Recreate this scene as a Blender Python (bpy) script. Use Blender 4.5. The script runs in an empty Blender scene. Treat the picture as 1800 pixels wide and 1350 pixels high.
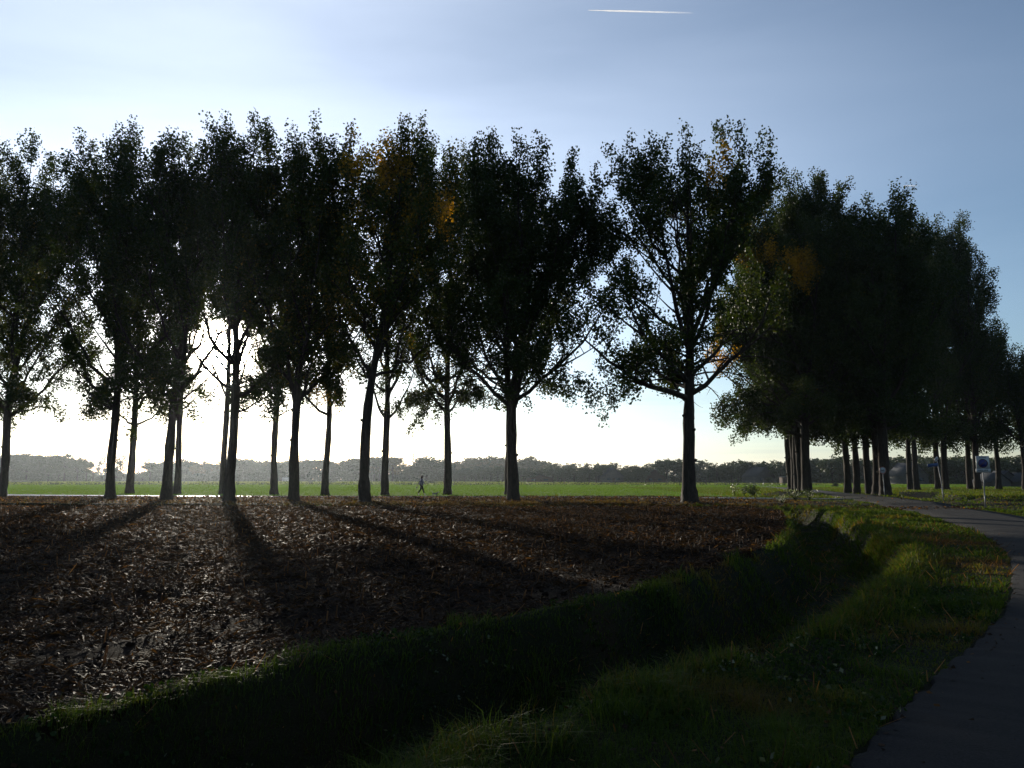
import bpy, math, random
import numpy as np
from math import radians as R, sin, cos, pi

# ------------------------------------------------------------------ camera, sky, sun
S = bpy.context.scene
COL = S.collection
CAM_H = 1.55
PITCH = 7.03
cam_d = bpy.data.cameras.new("camera")
cam_d.sensor_width = 36.0
cam_d.lens = 27.0
cam_d.clip_start = 0.05
cam_d.clip_end = 30000
cam = bpy.data.objects.new("camera", cam_d)
cam.location = (0, 0, CAM_H)
cam.rotation_euler = (R(90 + PITCH), 0, 0)
COL.objects.link(cam)
S.camera = cam

SUN_EL, SUN_AZ = 8.75, -20.97          # azimuth from +Y, positive towards +X
SUN_DIR = (sin(R(SUN_AZ)) * cos(R(SUN_EL)), cos(R(SUN_AZ)) * cos(R(SUN_EL)), sin(R(SUN_EL)))

W = bpy.data.worlds.new("World")
S.world = W
W.use_nodes = True
wn, wl = W.node_tree.nodes, W.node_tree.links
bg = wn["Background"]
sky = wn.new("ShaderNodeTexSky")
sky.sky_type = 'NISHITA'
sky.sun_disc = False
sky.sun_elevation = R(SUN_EL)
sky.sun_rotation = R(SUN_AZ)
sky.altitude = 0
sky.air_density = 1.0
sky.dust_density = 0.35
sky.ozone_density = 3.2
bg.inputs[1].default_value = 0.118


def wmath(op, a, b=None, clamp=False):
    n = wn.new("ShaderNodeMath"); n.operation = op; n.use_clamp = clamp
    for i, v in enumerate((a, b)):
        if v is None: continue
        if isinstance(v, (int, float)): n.inputs[i].default_value = v
        else: wl.new(v, n.inputs[i])
    return n.outputs[0]


tc = wn.new("ShaderNodeTexCoord")
# veil of thin high cloud, denser towards the sun
mp = wn.new("ShaderNodeMapping"); mp.inputs['Rotation'].default_value = (R(10), R(-38), R(20)); mp.inputs['Scale'].default_value = (0.6, 1.6, 4.2)
wl.new(tc.outputs['Generated'], mp.inputs[0])
nz = wn.new("ShaderNodeTexNoise"); nz.inputs['Scale'].default_value = 1.6; nz.inputs['Detail'].default_value = 6; nz.inputs['Roughness'].default_value = 0.5
nz.inputs['Distortion'].default_value = 0.4
wl.new(mp.outputs[0], nz.inputs['Vector'])
dt = wn.new("ShaderNodeVectorMath"); dt.operation = 'DOT_PRODUCT'; dt.inputs[1].default_value = SUN_DIR
wl.new(tc.outputs['Generated'], dt.inputs[0])
dcl = wmath('MAXIMUM', dt.outputs['Value'], 0.0)
broad = wmath('POWER', dcl, 5.0)
veil = wmath('MULTIPLY', wmath('ADD', wmath('MULTIPLY', broad, 0.74), 0.075), wmath('ADD', wmath('MULTIPLY', nz.outputs['Fac'], 1.1), 0.38), True)
tight = wmath('POWER', dcl, 3500.0)
mid = wmath('POWER', dcl, 160.0)
# low dark streaks of stratus near the horizon
mp2 = wn.new("ShaderNodeMapping"); mp2.inputs['Scale'].default_value = (2.0, 2.0, 70.0)
wl.new(tc.outputs['Generated'], mp2.inputs[0])
nz2 = wn.new("ShaderNodeTexNoise"); nz2.inputs['Scale'].default_value = 1.3; nz2.inputs['Detail'].default_value = 4
wl.new(mp2.outputs[0], nz2.inputs['Vector'])
mixc = wn.new("ShaderNodeMixRGB"); mixc.blend_type = 'ADD'
wl.new(veil, mixc.inputs[0])
wl.new(sky.outputs[0], mixc.inputs[1])
mixc.inputs[2].default_value = (7.7, 8.05, 8.8, 1)
addc = wn.new("ShaderNodeMixRGB"); addc.blend_type = 'ADD'; addc.inputs[0].default_value = 1
wl.new(mixc.outputs[0], addc.inputs[1])
glow = wn.new("ShaderNodeVectorMath"); glow.operation = 'SCALE'; glow.inputs[0].default_value = (1.0, 0.86, 0.68)
wl.new(wmath('ADD', wmath('MULTIPLY', tight, 700.0), wmath('MULTIPLY', mid, 14.0)), glow.inputs['Scale'])
wl.new(glow.outputs[0], addc.inputs[2])
strk = wn.new("ShaderNodeMixRGB"); strk.blend_type = 'MULTIPLY'
sepz = wn.new("ShaderNodeSeparateXYZ"); wl.new(tc.outputs['Generated'], sepz.inputs[0])
low = wmath('SUBTRACT', 1.0, wmath('MULTIPLY', wmath('ABSOLUTE', wmath('SUBTRACT', sepz.outputs[2], 0.055)), 14.0), True)
wl.new(wmath('MULTIPLY', low, wmath('MULTIPLY', wmath('SUBTRACT', nz2.outputs['Fac'], 0.5), 2.2, True), True), strk.inputs[0])
wl.new(addc.outputs[0], strk.inputs[1]); strk.inputs[2].default_value = (0.62, 0.68, 0.78, 1)
wl.new(strk.outputs[0], bg.inputs[0])

sun_l = bpy.data.lights.new("sun", 'SUN')
sun_l.energy = 5.0
sun_l.angle = R(0.53)
sun_l.color = (1.0, 0.90, 0.74)
sun = bpy.data.objects.new("sun", sun_l)
sun.rotation_euler = (R(90 - SUN_EL), 0, R(180 - SUN_AZ))
COL.objects.link(sun)

S.view_settings.view_transform = 'Standard'
S.view_settings.look = 'None'
S.view_settings.gamma = 1.0
S.view_settings.exposure = 0.13
S.cycles.use_denoising = True
S.cycles.max_bounces = 6
S.cycles.diffuse_bounces = 3
S.cycles.transmission_bounces = 4
S.cycles.volume_bounces = 1
S.cycles.volume_step_rate = 4
S.cycles.sample_clamp_indirect = 4

# ------------------------------------------------------------------ helpers
rng = np.random.default_rng(11)
random.seed(5)


def mesh_np(name, V, F, mat, parent=None, tint=None, smooth=False, n=None):
    """V (n,3); F (m,k) faces of equal size, or list of such arrays."""
    Fs = F if isinstance(F, list) else [F]
    Fs = [f for f in Fs if len(f)]
    me = bpy.data.meshes.new(name)
    V = np.asarray(V, dtype=np.float32)
    me.vertices.add(len(V)); me.vertices.foreach_set("co", V.ravel())
    loops = np.concatenate([f.ravel() for f in Fs]).astype(np.int32)
    tot = np.concatenate([np.full(len(f), f.shape[1], np.int32) for f in Fs])
    start = np.concatenate([[0], np.cumsum(tot)[:-1]]).astype(np.int32)
    me.loops.add(len(loops)); me.loops.foreach_set("vertex_index", loops)
    me.polygons.add(len(tot)); me.polygons.foreach_set("loop_start", start)
    if smooth: me.polygons.foreach_set("use_smooth", np.ones(len(tot), bool))
    if tint is not None:
        a = me.attributes.new("tint", 'FLOAT', 'POINT'); a.data.foreach_set("value", np.asarray(tint, np.float32))
    me.update(calc_edges=True)
    if mat: me.materials.append(mat)
    o = bpy.data.objects.new(name, me)
    COL.objects.link(o)
    if parent: o.parent = parent
    return o


def tag(o, label=None, cat=None, group=None, kind=None):
    if label: o['label'] = label
    if cat: o['category'] = cat
    if group: o['group'] = group
    if kind: o['kind'] = kind
    return o


def empty(name, loc, rz=0.0):
    o = bpy.data.objects.new(name, None); o.location = loc; o.rotation_euler = (0, 0, rz)
    o.empty_display_size = 0.2
    COL.objects.link(o); return o


class MB:
    """Collects boxes, tubes and quads into one mesh."""
    def __init__(s): s.V = []; s.Q = []; s.T = []; s.n = 0
    def add(s, V, Q=None, T=None):
        V = np.asarray(V, float)
        if Q is not None and len(Q): s.Q.append(np.asarray(Q) + s.n)
        if T is not None and len(T): s.T.append(np.asarray(T) + s.n)
        s.V.append(V); s.n += len(V)
    def box(s, cx, cy, cz, sx, sy, sz, rz=0.0, ry=0.0):
        v = np.array([[x, y, z] for x in (-.5, .5) for y in (-.5, .5) for z in (-.5, .5)]) * (sx, sy, sz)
        if ry: c, d = cos(ry), sin(ry); v = np.stack([v[:, 0] * c + v[:, 2] * d, v[:, 1], -v[:, 0] * d + v[:, 2] * c], 1)
        if rz: c, d = cos(rz), sin(rz); v = np.stack([v[:, 0] * c - v[:, 1] * d, v[:, 0] * d + v[:, 1] * c, v[:, 2]], 1)
        s.add(v + (cx, cy, cz), [[0, 1, 3, 2], [4, 6, 7, 5], [0, 4, 5, 1], [2, 3, 7, 6], [0, 2, 6, 4], [1, 5, 7, 3]])
    def tube(s, P, rad, k=6, cap=True, wob=None):
        P = np.asarray(P, float); m = len(P)
        rad = np.broadcast_to(np.asarray(rad, float), (m,))
        T = np.gradient(P, axis=0); T /= np.linalg.norm(T, axis=1)[:, None] + 1e-9
        up = np.array([0.0, 1.0, 0.0]) if abs(T[0][1]) < 0.8 else np.array([1.0, 0, 0])
        A = np.cross(T, up); A /= np.linalg.norm(A, axis=1)[:, None] + 1e-9
        B = np.cross(T, A)
        th = np.arange(k) * 2 * pi / k
        rr = rad[:, None] * np.ones(k)[None]
        if wob is not None: rr = rr * wob
        V = P[:, None] + rr[..., None] * (np.cos(th)[None, :, None] * A[:, None] + np.sin(th)[None, :, None] * B[:, None])
        V = V.reshape(-1, 3)
        i = np.arange(m - 1)[:, None] * k; j = np.arange(k)[None]; jn = (j + 1) % k
        Q = np.stack([i + j, i + jn, i + k + jn, i + k + j], -1).reshape(-1, 4)
        T3 = None
        if cap:
            V = np.vstack([V, P[0], P[-1]]); a, b = len(V) - 2, len(V) - 1
            jj = np.arange(k)
            T3 = np.vstack([np.stack([np.full(k, a), (jj + 1) % k, jj], 1), np.stack([np.full(k, b), (m - 1) * k + jj, (m - 1) * k + (jj + 1) % k], 1)])
        s.add(V, Q, T3)
    def build(s, name, mat, parent=None, smooth=False):
        fs = []
        if s.Q: fs.append(np.vstack(s.Q))
        if s.T: fs.append(np.vstack(s.T))
        return mesh_np(name, np.vstack(s.V), fs, mat, parent, smooth=smooth)


# value noise, vectorised
_perm = np.random.default_rng(3).random((256, 256))
def vnoise(x, y):
    x = np.asarray(x, float); y = np.asarray(y, float)
    xi = np.floor(x).astype(int); yi = np.floor(y).astype(int); fx = x - xi; fy = y - yi
    fx = fx * fx * (3 - 2 * fx); fy = fy * fy * (3 - 2 * fy)
    g = lambda a, b: _perm[a & 255, b & 255]
    return (g(xi, yi) * (1 - fx) + g(xi + 1, yi) * fx) * (1 - fy) + (g(xi, yi + 1) * (1 - fx) + g(xi + 1, yi + 1) * fx) * fy
def fbm(x, y, o=4):
    s, a, t = 0, .5, 0
    for i in range(o):
        s = s + a * vnoise(x * 2 ** i + 17 * i, y * 2 ** i + 5 * i); t += a; a *= .5
    return s / t
def sstep(t): t = np.clip(t, 0, 1); return t * t * (3 - 2 * t)


def catmull(P, n=8):
    P = np.asarray(P, float); Q = np.vstack([2 * P[0] - P[1], P, 2 * P[-1] - P[-2]]); out = []
    for i in range(1, len(Q) - 2):
        p0, p1, p2, p3 = Q[i - 1:i + 3]
        for t in np.arange(n) / n:
            out.append(.5 * (2 * p1 + (p2 - p0) * t + (2 * p0 - 5 * p1 + 4 * p2 - p3) * t * t + (3 * p1 - p0 - 3 * p2 + p3) * t ** 3))
    out.append(P[-1]); return np.array(out)


# ------------------------------------------------------------------ terrain
# ditch stations: x, y, half width, depth
DITCH = catmull([(-12, -1.5, 1.0, .8), (-5.2, 2.2, 1.0, .85), (-1.75, 4.6, 1.05, .9), (-.15, 6.6, 1.2, .9), (1.95, 8.7, 1.25, .9), (4.3, 12.1, 1.2, .9), (6.4, 15.6, 1.15, .85),
                 (7.9, 19, 1.05, .8), (10.5, 26.5, .85, .75), (13.4, 35.5, .85, .7), (13.8, 40, .8, .55), (11.5, 43.0, .7, .38), (5, 43.6, .6, .28), (-15, 43.8, .6, .25), (-70, 47, .6, .22)], 6)
DITCH2 = catmull([(43, 82, 1.6, .9), (36.5, 68, 1.6, .9), (31.6, 56.5, 1.6, .9), (31.8, 51.5, 1.6, .9), (37, 49, 1.8, .9), (52, 50, 1.8, .9), (80, 54, 1.8, .9)], 5)
ROAD_L = catmull([(-8.5, -9), (-4, -4), (-1.2, 0.2), (1.6, 4.1), (2.95, 5.8), (4.35, 7.5), (5.95, 9.55), (8.4, 13.2), (11.0, 17.6), (13.8, 23.5), (17.9, 34), (20.6, 43), (23.2, 53.0), (26.2, 64), (29.9, 78), (36.5, 104), (50, 160), (64, 215)], 6)
PATHC = catmull([(24.5, 54.3), (20, 55.3), (15, 56.8), (8, 58.6), (-5, 60.3), (-20, 61.2), (-38, 65.5), (-60, 72), (-110, 86)], 6)


def polydist(x, y, P):
    """distance to polyline plus interpolated extra columns and signed side."""
    shp = np.shape(x); x = np.ravel(x); y = np.ravel(y)
    best = np.full(x.shape, 1e9); extra = np.zeros((len(x), P.shape[1] - 2)); side = np.zeros(len(x))
    for a, b in zip(P[:-1], P[1:]):
        d = b[:2] - a[:2]; L = d @ d + 1e-9
        t = np.clip(((x - a[0]) * d[0] + (y - a[1]) * d[1]) / L, 0, 1)
        qx, qy = a[0] + t * d[0], a[1] + t * d[1]
        dd = np.hypot(x - qx, y - qy); m = dd < best
        best[m] = dd[m]
        side[m] = np.sign(d[0] * (y - a[1]) - d[1] * (x - a[0]))[m]      # + = left of travel
        for k in range(extra.shape[1]): extra[m, k] = (a[2 + k] + t * (b[2 + k] - a[2 + k]))[m]
    return best.reshape(shp), [extra[:, k].reshape(shp) for k in range(extra.shape[1])], side.reshape(shp)


def inpoly(x, y, P):
    c = np.zeros(np.shape(x), bool)
    for (x0, y0), (x1, y1) in zip(P, np.roll(P, -1, 0)):
        c ^= ((y0 > y) != (y1 > y)) & (x < (x1 - x0) * (y - y0) / (y1 - y0 + 1e-12) + x0)
    return c


def offset_poly(P, d):
    t = np.gradient(P[:, :2], axis=0); t /= np.linalg.norm(t, axis=1)[:, None]
    return P[:, :2] + np.stack([-t[:, 1], t[:, 0]], 1) * (np.asarray(d)[:, None] if np.ndim(d) else d)


FIELD = np.vstack([offset_poly(DITCH, DITCH[:, 2] * 1.16 + .08), [(-400, 60), (-400, -30), (-12, -14)]])
ROADW = np.interp(ROAD_L[:, 1], [-10, 20, 38, 56, 80, 300], [3.3, 3.1, 3.6, 4.2, 3.4, 3.4])
ROAD_R = offset_poly(ROAD_L, -ROADW)
ROADC = (ROAD_L + ROAD_R) / 2
ROADPOLY = np.vstack([ROAD_L, ROAD_R[::-1]])


def hgt(x, y):
    x = np.asarray(x, float); y = np.asarray(y, float)
    d, (hw, dep), _ = polydist(x, y, DITCH)
    wob = 1 + .25 * (fbm(x * .9, y * .9, 3) - .5)
    near = np.clip(1 - d / (hw * 1.15 * wob), 0, 1)
    h = -dep * 1.12 * sstep(near * 1.75)
    d2, (hw2, dep2), _ = polydist(x, y, DITCH2)
    h = h - dep2 * sstep(np.clip(1 - d2 / (hw2 * 1.5), 0, 1) * 1.3)
    fld = inpoly(x, y, FIELD)
    dr, _, _ = polydist(x, y, ROADC)
    dp, _, _ = polydist(x, y, PATHC)
    flat = sstep((np.minimum(dr - 1.9, dp - 1.9)) / 1.2)
    h = h + .12 * sstep((y - 43.5) / 2.0) * sstep((140 - y) / 30)
    u = x * .80 - y * .60
    v = x * .60 + y * .80
    rough = .075 * (fbm(u * .55 + 3, v * .16, 3) - .5) + .05 * (fbm(x * 2.6, y * 2.6, 3) - .5) + .035 * np.sin(u * 2 * pi / 1.5 + 2.0 * fbm(u * .2, v * .2, 2)) * fbm(u * .3 + 9, v * .1, 2)
    bumps = .17 * (fbm(x * .8 + 40, y * .8, 3) - .5)
    nearw = sstep((90 - np.hypot(x, y)) / 30)
    h = h + np.where(fld, rough, bumps * flat) * nearw
    # lip of spoil and tussocks along the field side of the ditch
    h = h + .10 * np.exp(-((d - hw * 1.25) / .35) ** 2) * (dep > .6) * fbm(x * 1.1 + 7, y * 1.1, 2) * flat
    # low mound of clippings beside the first avenue tree
    h = h + .42 * np.exp(-(((x - 23.6) / 2.6) ** 2 + ((y - 66.5) / 1.6) ** 2)) * (0.6 + .8 * fbm(x * 1.3, y * 1.3, 3))
    # grassy rise on the far side of the right-hand ditch
    h = h + .35 * np.exp(-(((x - 46) / 9) ** 2 + ((y - 56) / 3.0) ** 2)) 
    return h


def h1(x, y): return float(hgt(np.array([x]), np.array([y]))[0])


_cp, _sp = cos(R(PITCH)), sin(R(PITCH))
def ground_at(px, py):
    """point of the flat land (raised part included) seen at a pixel of the 1800x1350 photograph"""
    rx, ru = (px - 900) / 1350, (675 - py) / 1350
    f = _cp - ru * _sp; u = _sp + ru * _cp
    z = 0.0
    for _ in range(12):
        t = (z - CAM_H) / u; X, Y = rx * t, f * t
        z = .12 if Y > 44 and Y < 125 else 0.0
    return X, Y
def height_at(py, Y):
    ru = (675 - py) / 1350
    return CAM_H + Y * (ru * _cp + _sp) / (_cp - ru * _sp)


# ------------------------------------------------------------------ materials
def mat(name, color, rough=.8, spec=.3, fn=None):
    m = bpy.data.materials.new(name); m.use_nodes = True
    n, l = m.node_tree.nodes, m.node_tree.links
    b = n['Principled BSDF']
    b.inputs['Base Color'].default_value = (*color, 1); b.inputs['Roughness'].default_value = rough
    b.inputs['Specular IOR Level'].default_value = spec
    if fn: fn(n, l, b)
    return m


def ramp(n, l, src, stops, interp='LINEAR'):
    r = n.new('ShaderNodeValToRGB'); e = r.color_ramp.elements; r.color_ramp.interpolation = interp
    while len(e) < len(stops): e.new(.5)
    for i, (p, c) in enumerate(stops): e[i].position = p; e[i].color = (*c, 1)
    l.new(src, r.inputs[0]); return r.outputs[0]
def noise(n, l, scale, detail=5, rough=.55, vec=None, dist=0.0):
    t = n.new('ShaderNodeTexNoise'); t.inputs['Scale'].default_value = scale; t.inputs['Detail'].default_value = detail
    t.inputs['Roughness'].default_value = rough; t.inputs['Distortion'].default_value = dist
    if vec is None:
        g = n.new('ShaderNodeNewGeometry'); vec = g.outputs['Position']
    l.new(vec, t.inputs['Vector']); return t.outputs['Fac']
def bump(n, l, b, src, dist, strength=1.0):
    k = n.new('ShaderNodeBump'); k.inputs['Distance'].default_value = dist; k.inputs['Strength'].default_value = strength
    l.new(src, k.inputs['Height']); l.new(k.outputs[0], b.inputs['Normal'])


def soil_fn(n, l, b):
    l.new(ramp(n, l, noise(n, l, 1.7, 8, .65), [(.3, (.008, .0046, .0028)), (.55, (.017, .0088, .0050)), (.75, (.032, .016, .008))]), b.inputs['Base Color'])
    bump(n, l, b, noise(n, l, 11, 9, .8), .13)
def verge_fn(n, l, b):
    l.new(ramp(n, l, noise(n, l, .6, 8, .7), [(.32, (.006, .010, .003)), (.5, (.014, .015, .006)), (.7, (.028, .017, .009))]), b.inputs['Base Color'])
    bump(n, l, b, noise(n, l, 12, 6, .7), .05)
def meadow_fn(n, l, b):
    l.new(ramp(n, l, noise(n, l, .05, 6, .6), [(.3, (.045, .090, .012)), (.7, (.075, .115, .022))]), b.inputs['Base Color'])
    bump(n, l, b, noise(n, l, 5, 5, .7), .08)
def asphalt_fn(n, l, b):
    a = noise(n, l, 70, 3, .8); c = noise(n, l, 1.1, 7, .7)
    mx = n.new('ShaderNodeMixRGB'); mx.blend_type = 'MULTIPLY'; mx.inputs[0].default_value = 1
    l.new(ramp(n, l, a, [(.35, (.007, .007, .008)), (.62, (.021, .020, .021)), (.75, (.05, .048, .046))]), mx.inputs[1])
    l.new(ramp(n, l, c, [(.3, (.6, .6, .6)), (.7, (1.1, 1.1, 1.1))]), mx.inputs[2])
    l.new(mx.outputs[0], b.inputs['Base Color'])
    l.new(ramp(n, l, c, [(.3, (.8, .8, .8)), (.7, (.95, .95, .95))]), b.inputs['Roughness'])
    bump(n, l, b, a, .012)
def path_fn(n, l, b):
    asphalt_fn(n, l, b); 
    for x in list(b.inputs['Roughness'].links): l.remove(x)
    b.inputs['Roughness'].default_value = .38
def bark_fn(n, l, b):
    tc_ = n.new('ShaderNodeTexCoord'); m_ = n.new('ShaderNodeMapping'); m_.inputs['Scale'].default_value = (5, 5, .9)
    l.new(tc_.outputs['Object'], m_.inputs[0])
    f = noise(n, l, 2.2, 8, .7, m_.outputs[0], .5)
    l.new(ramp(n, l, f, [(.35, (.013, .009, .007)), (.55, (.034, .025, .019)), (.75, (.062, .050, .039))]), b.inputs['Base Color'])
    bump(n, l, b, f, .05)


def leaf_mat(name, stops, trans=.45, rough=.45, spec=.35):
    m = bpy.data.materials.new(name); m.use_nodes = True
    n, l = m.node_tree.nodes, m.node_tree.links
    b = n['Principled BSDF']; out = n['Material Output']
    a = n.new('ShaderNodeAttribute'); a.attribute_name = 'tint'
    c = ramp(n, l, a.outputs['Fac'], stops)
    l.new(c, b.inputs['Base Color']); b.inputs['Roughness'].default_value = rough; b.inputs['Specular IOR Level'].default_value = spec
    t = n.new('ShaderNodeBsdfTranslucent')
    g = n.new('ShaderNodeMixRGB'); g.blend_type = 'MULTIPLY'; g.inputs[0].default_value = 1; g.inputs[2].default_value = (1.35, 1.25, .55, 1)
    l.new(c, g.inputs[1]); l.new(g.outputs[0], t.inputs['Color'])
    mx = n.new('ShaderNodeMixShader'); mx.inputs[0].default_value = trans
    l.new(b.outputs[0], mx.inputs[1]); l.new(t.outputs[0], mx.inputs[2]); l.new(mx.outputs[0], out.inputs['Surface'])
    return m


M = dict(
    soil=mat('ploughed_soil', (.03, .02, .015), .95, .06, soil_fn),
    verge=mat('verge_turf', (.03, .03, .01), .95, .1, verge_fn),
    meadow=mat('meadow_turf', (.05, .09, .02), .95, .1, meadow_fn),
    asphalt=mat('asphalt', (.05, .05, .05), .9, .15, asphalt_fn),
    path=mat('damp_path', (.05, .05, .05), .4, .5, path_fn),
    bark=mat('poplar_bark', (.06, .05, .04), .9, .2, bark_fn),
    leaf=leaf_mat('poplar_leaves', [(0, (.013, .024, .007)), (.45, (.026, .044, .010)), (.66, (.060, .066, .012)), (.78, (.17, .11, .012)), (1, (.48, .27, .020))], .45, .5, .12),
    farleaf=leaf_mat('distant_leaves', [(0, (.022, .036, .014)), (.5, (.040, .058, .020)), (.75, (.08, .075, .025)), (1, (.16, .09, .03))], .3),
    grass=leaf_mat('grass_blades', [(0, (.018, .040, .006)), (.5, (.056, .090, .011)), (.75, (.100, .084, .018)), (1, (.10, .062, .026))], .6, .55, .15),
    mgrass=leaf_mat('meadow_grass', [(0, (.060, .130, .012)), (.5, (.080, .150, .016)), (1, (.13, .16, .05))], .55, .6, .2),
    straw=leaf_mat('maize_straw', [(0, (.013, .0085, .006)), (.45, (.036, .020, .0105)), (.75, (.13, .060, .022)), (1, (.30, .15, .055))], .45, .6, .10),
    weedleaf=leaf_mat('verge_weed_leaves', [(0, (.008, .022, .004)), (.7, (.020, .040, .008)), (1, (.35, .35, .30))], .45, .6, .12),  # pale top stop paints dew glints on a few leaves
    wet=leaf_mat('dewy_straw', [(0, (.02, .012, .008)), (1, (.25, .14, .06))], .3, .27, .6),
)


# ------------------------------------------------------------------ ground sheets
def axis(a, b, fine, far_a, far_b, g=1.13):
    v = list(np.arange(a, b, fine)); st = fine
    while v[-1] < far_b: st *= g; v.append(v[-1] + st)
    w = []; st = fine; p = a
    while p > far_a: st *= g; p -= st; w.append(p)
    return np.array(w[::-1] + v)
gx = axis(-13, 24, .13, -1700, 1700); gy = axis(2.6, 45, .13, -1700, 1700, 1.09)
GX, GY = np.meshgrid(gx, gy)
GZ = hgt(GX, GY)
CX = (GX[:-1, :-1] + GX[1:, 1:]) / 2; CY = (GY[:-1, :-1] + GY[1:, 1:]) / 2
dpc, _, sdp = polydist(CX, CY, PATHC)
isf = inpoly(CX + .5 * (fbm(CX * 1.7, CY * 1.7, 3) - .5), CY + .6 * (fbm(CX * 1.5 + 50, CY * 1.5, 3) - .5), FIELD)
pathy = np.interp(CX, PATHC[::-1, 0], PATHC[::-1, 1])
isM = (CY > pathy + 4.0 + .8 * fbm(CX * .5, CY * .5, 2)) & (CX < 21) | (CY > 150) | (np.abs(CX) > 120)
isM &= ~isf
nx = GX.shape[1]
def sheet(name, mask, m, label):
    jj, ii = np.nonzero(mask); a = jj * nx + ii
    F = np.stack([a, a + 1, a + nx + 1, a + nx], 1)
    u, inv = np.unique(F, return_inverse=True)
    V = np.stack([GX.ravel()[u], GY.ravel()[u], GZ.ravel()[u]], 1)
    o = mesh_np(name, V, inv.reshape(F.shape), m, smooth=True)
    return tag(o, label, None, None, 'structure')
sheet('ploughed_field', isf, M['soil'], 'dark ploughed maize field between the ditch and the tree row')
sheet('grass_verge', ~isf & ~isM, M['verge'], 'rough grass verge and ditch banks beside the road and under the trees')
sheet('meadow', isM, M['meadow'], 'flat green meadow behind the tree row')


def strip(name, L, Rr, m, dz, label, n=7):
    tt = np.concatenate([[0], np.linspace(.012, .988, n - 2), [1]]); t = tt[None, :, None]
    P = L[:, None] * (1 - t) + Rr[:, None] * t
    z = hgt(P[..., 0], P[..., 1])
    z = z.max(axis=1)[:, None] * .5 + z * .5 + dz + .03 * np.sin(tt * pi)[None]
    z[:, 0] -= .06; z[:, -1] -= .06
    V = np.concatenate([P, z[..., None]], 2).reshape(-1, 3)
    k = len(L); i = (np.arange(k - 1)[:, None] * n + np.arange(n - 1)[None]).ravel()
    return tag(mesh_np(name, V, np.stack([i, i + n, i + n + 1, i + 1], 1), m, smooth=True), label, None, None, 'structure')
def resample(P, st):
    d = np.concatenate([[0], np.cumsum(np.hypot(*np.diff(P[:, :2], axis=0).T))]); s = np.arange(0, d[-1], st)
    return np.stack([np.interp(s, d, P[:, k]) for k in range(2)], 1)
idx = np.linspace(0, len(ROAD_L) - 1, 700); ar = np.arange(len(ROAD_L))
rl = np.stack([np.interp(idx, ar, ROAD_L[:, k]) for k in (0, 1)], 1); rr = np.stack([np.interp(idx, ar, ROAD_R[:, k]) for k in (0, 1)], 1)
jit = (fbm(idx * 1.7, idx * 0, 4) - .5)[:, None] * .12
nn_ = (rr - rl) / np.linalg.norm(rr - rl, axis=1)[:, None]
strip('road', rl + nn_ * jit, rr - nn_ * jit[::-1], M['asphalt'], .035, 'narrow dark asphalt lane curving past the ditch to the avenue')
pc = resample(PATHC, .8)
strip('path', offset_poly(pc, 1.7 + .2 * (fbm(pc[:, 0], pc[:, 1], 2) - .5)), offset_poly(pc, -1.7), M['path'], .03, 'damp shining path between the two rows of poplars')


# ------------------------------------------------------------------ poplar builder
SUN = np.array(SUN_DIR)
def env(s):
    return np.interp(s, [-.1, 0, .12, .3, .55, .75, .9, 1.0], [.6, .8, 1.0, 1.0, .92, .76, .5, .15])


def bez(p0, p1, p2, n):
    t = np.linspace(0, 1, n)[:, None]
    return (1 - t) ** 2 * p0 + 2 * t * (1 - t) * p1 + t * t * p2


def leaves_mesh(name, C, per, sig, size, m, tints, r, world=None, gap=False, seed_=0):
    """kite shaped leaves gathered round the cluster centres C"""
    n = len(C); k = per
    c = np.repeat(C, k, 0); t = np.repeat(tints, k) + r.normal(0, .07, n * k)
    c = c + np.clip(r.normal(0, 1, (n * k, 3)), -1.7, 1.7) * np.asarray(sig)
    if gap and world is not None:
        q = c + np.array(world) - np.array([0, 0, CAM_H]); al = q @ SUN; dist = np.linalg.norm(q - al[:, None] * SUN, axis=1)
        keep = (dist > al * (.020 + .052 * fbm(c[:, 0] * .9 + 3, c[:, 2] * .9 + seed_, 3)) + r.normal(0, .2, len(c))) ; c = c[keep]; t = t[keep]  # foliage cut open along the camera-sun line to imitate the sun's glare
    N = len(c)
    s = size * r.uniform(.65, 1.25, N)
    a = r.normal(0, 1, (N, 3)); a[:, 2] -= .5; a /= np.linalg.norm(a, axis=1)[:, None]
    b = r.normal(0, 1, (N, 3)); b -= (b * a).sum(1)[:, None] * a; b /= np.linalg.norm(b, axis=1)[:, None]
    a = a * (s * .55)[:, None]; b = b * (s * .42)[:, None]
    V = np.stack([c - a, c + b - a * .1, c + a, c - b - a * .1], 1).reshape(-1, 3)
    F = np.arange(N * 4).reshape(-1, 4)
    return mesh_np(name, V, F, m, tint=np.clip(np.repeat(t, 4), 0, 1))


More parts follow.
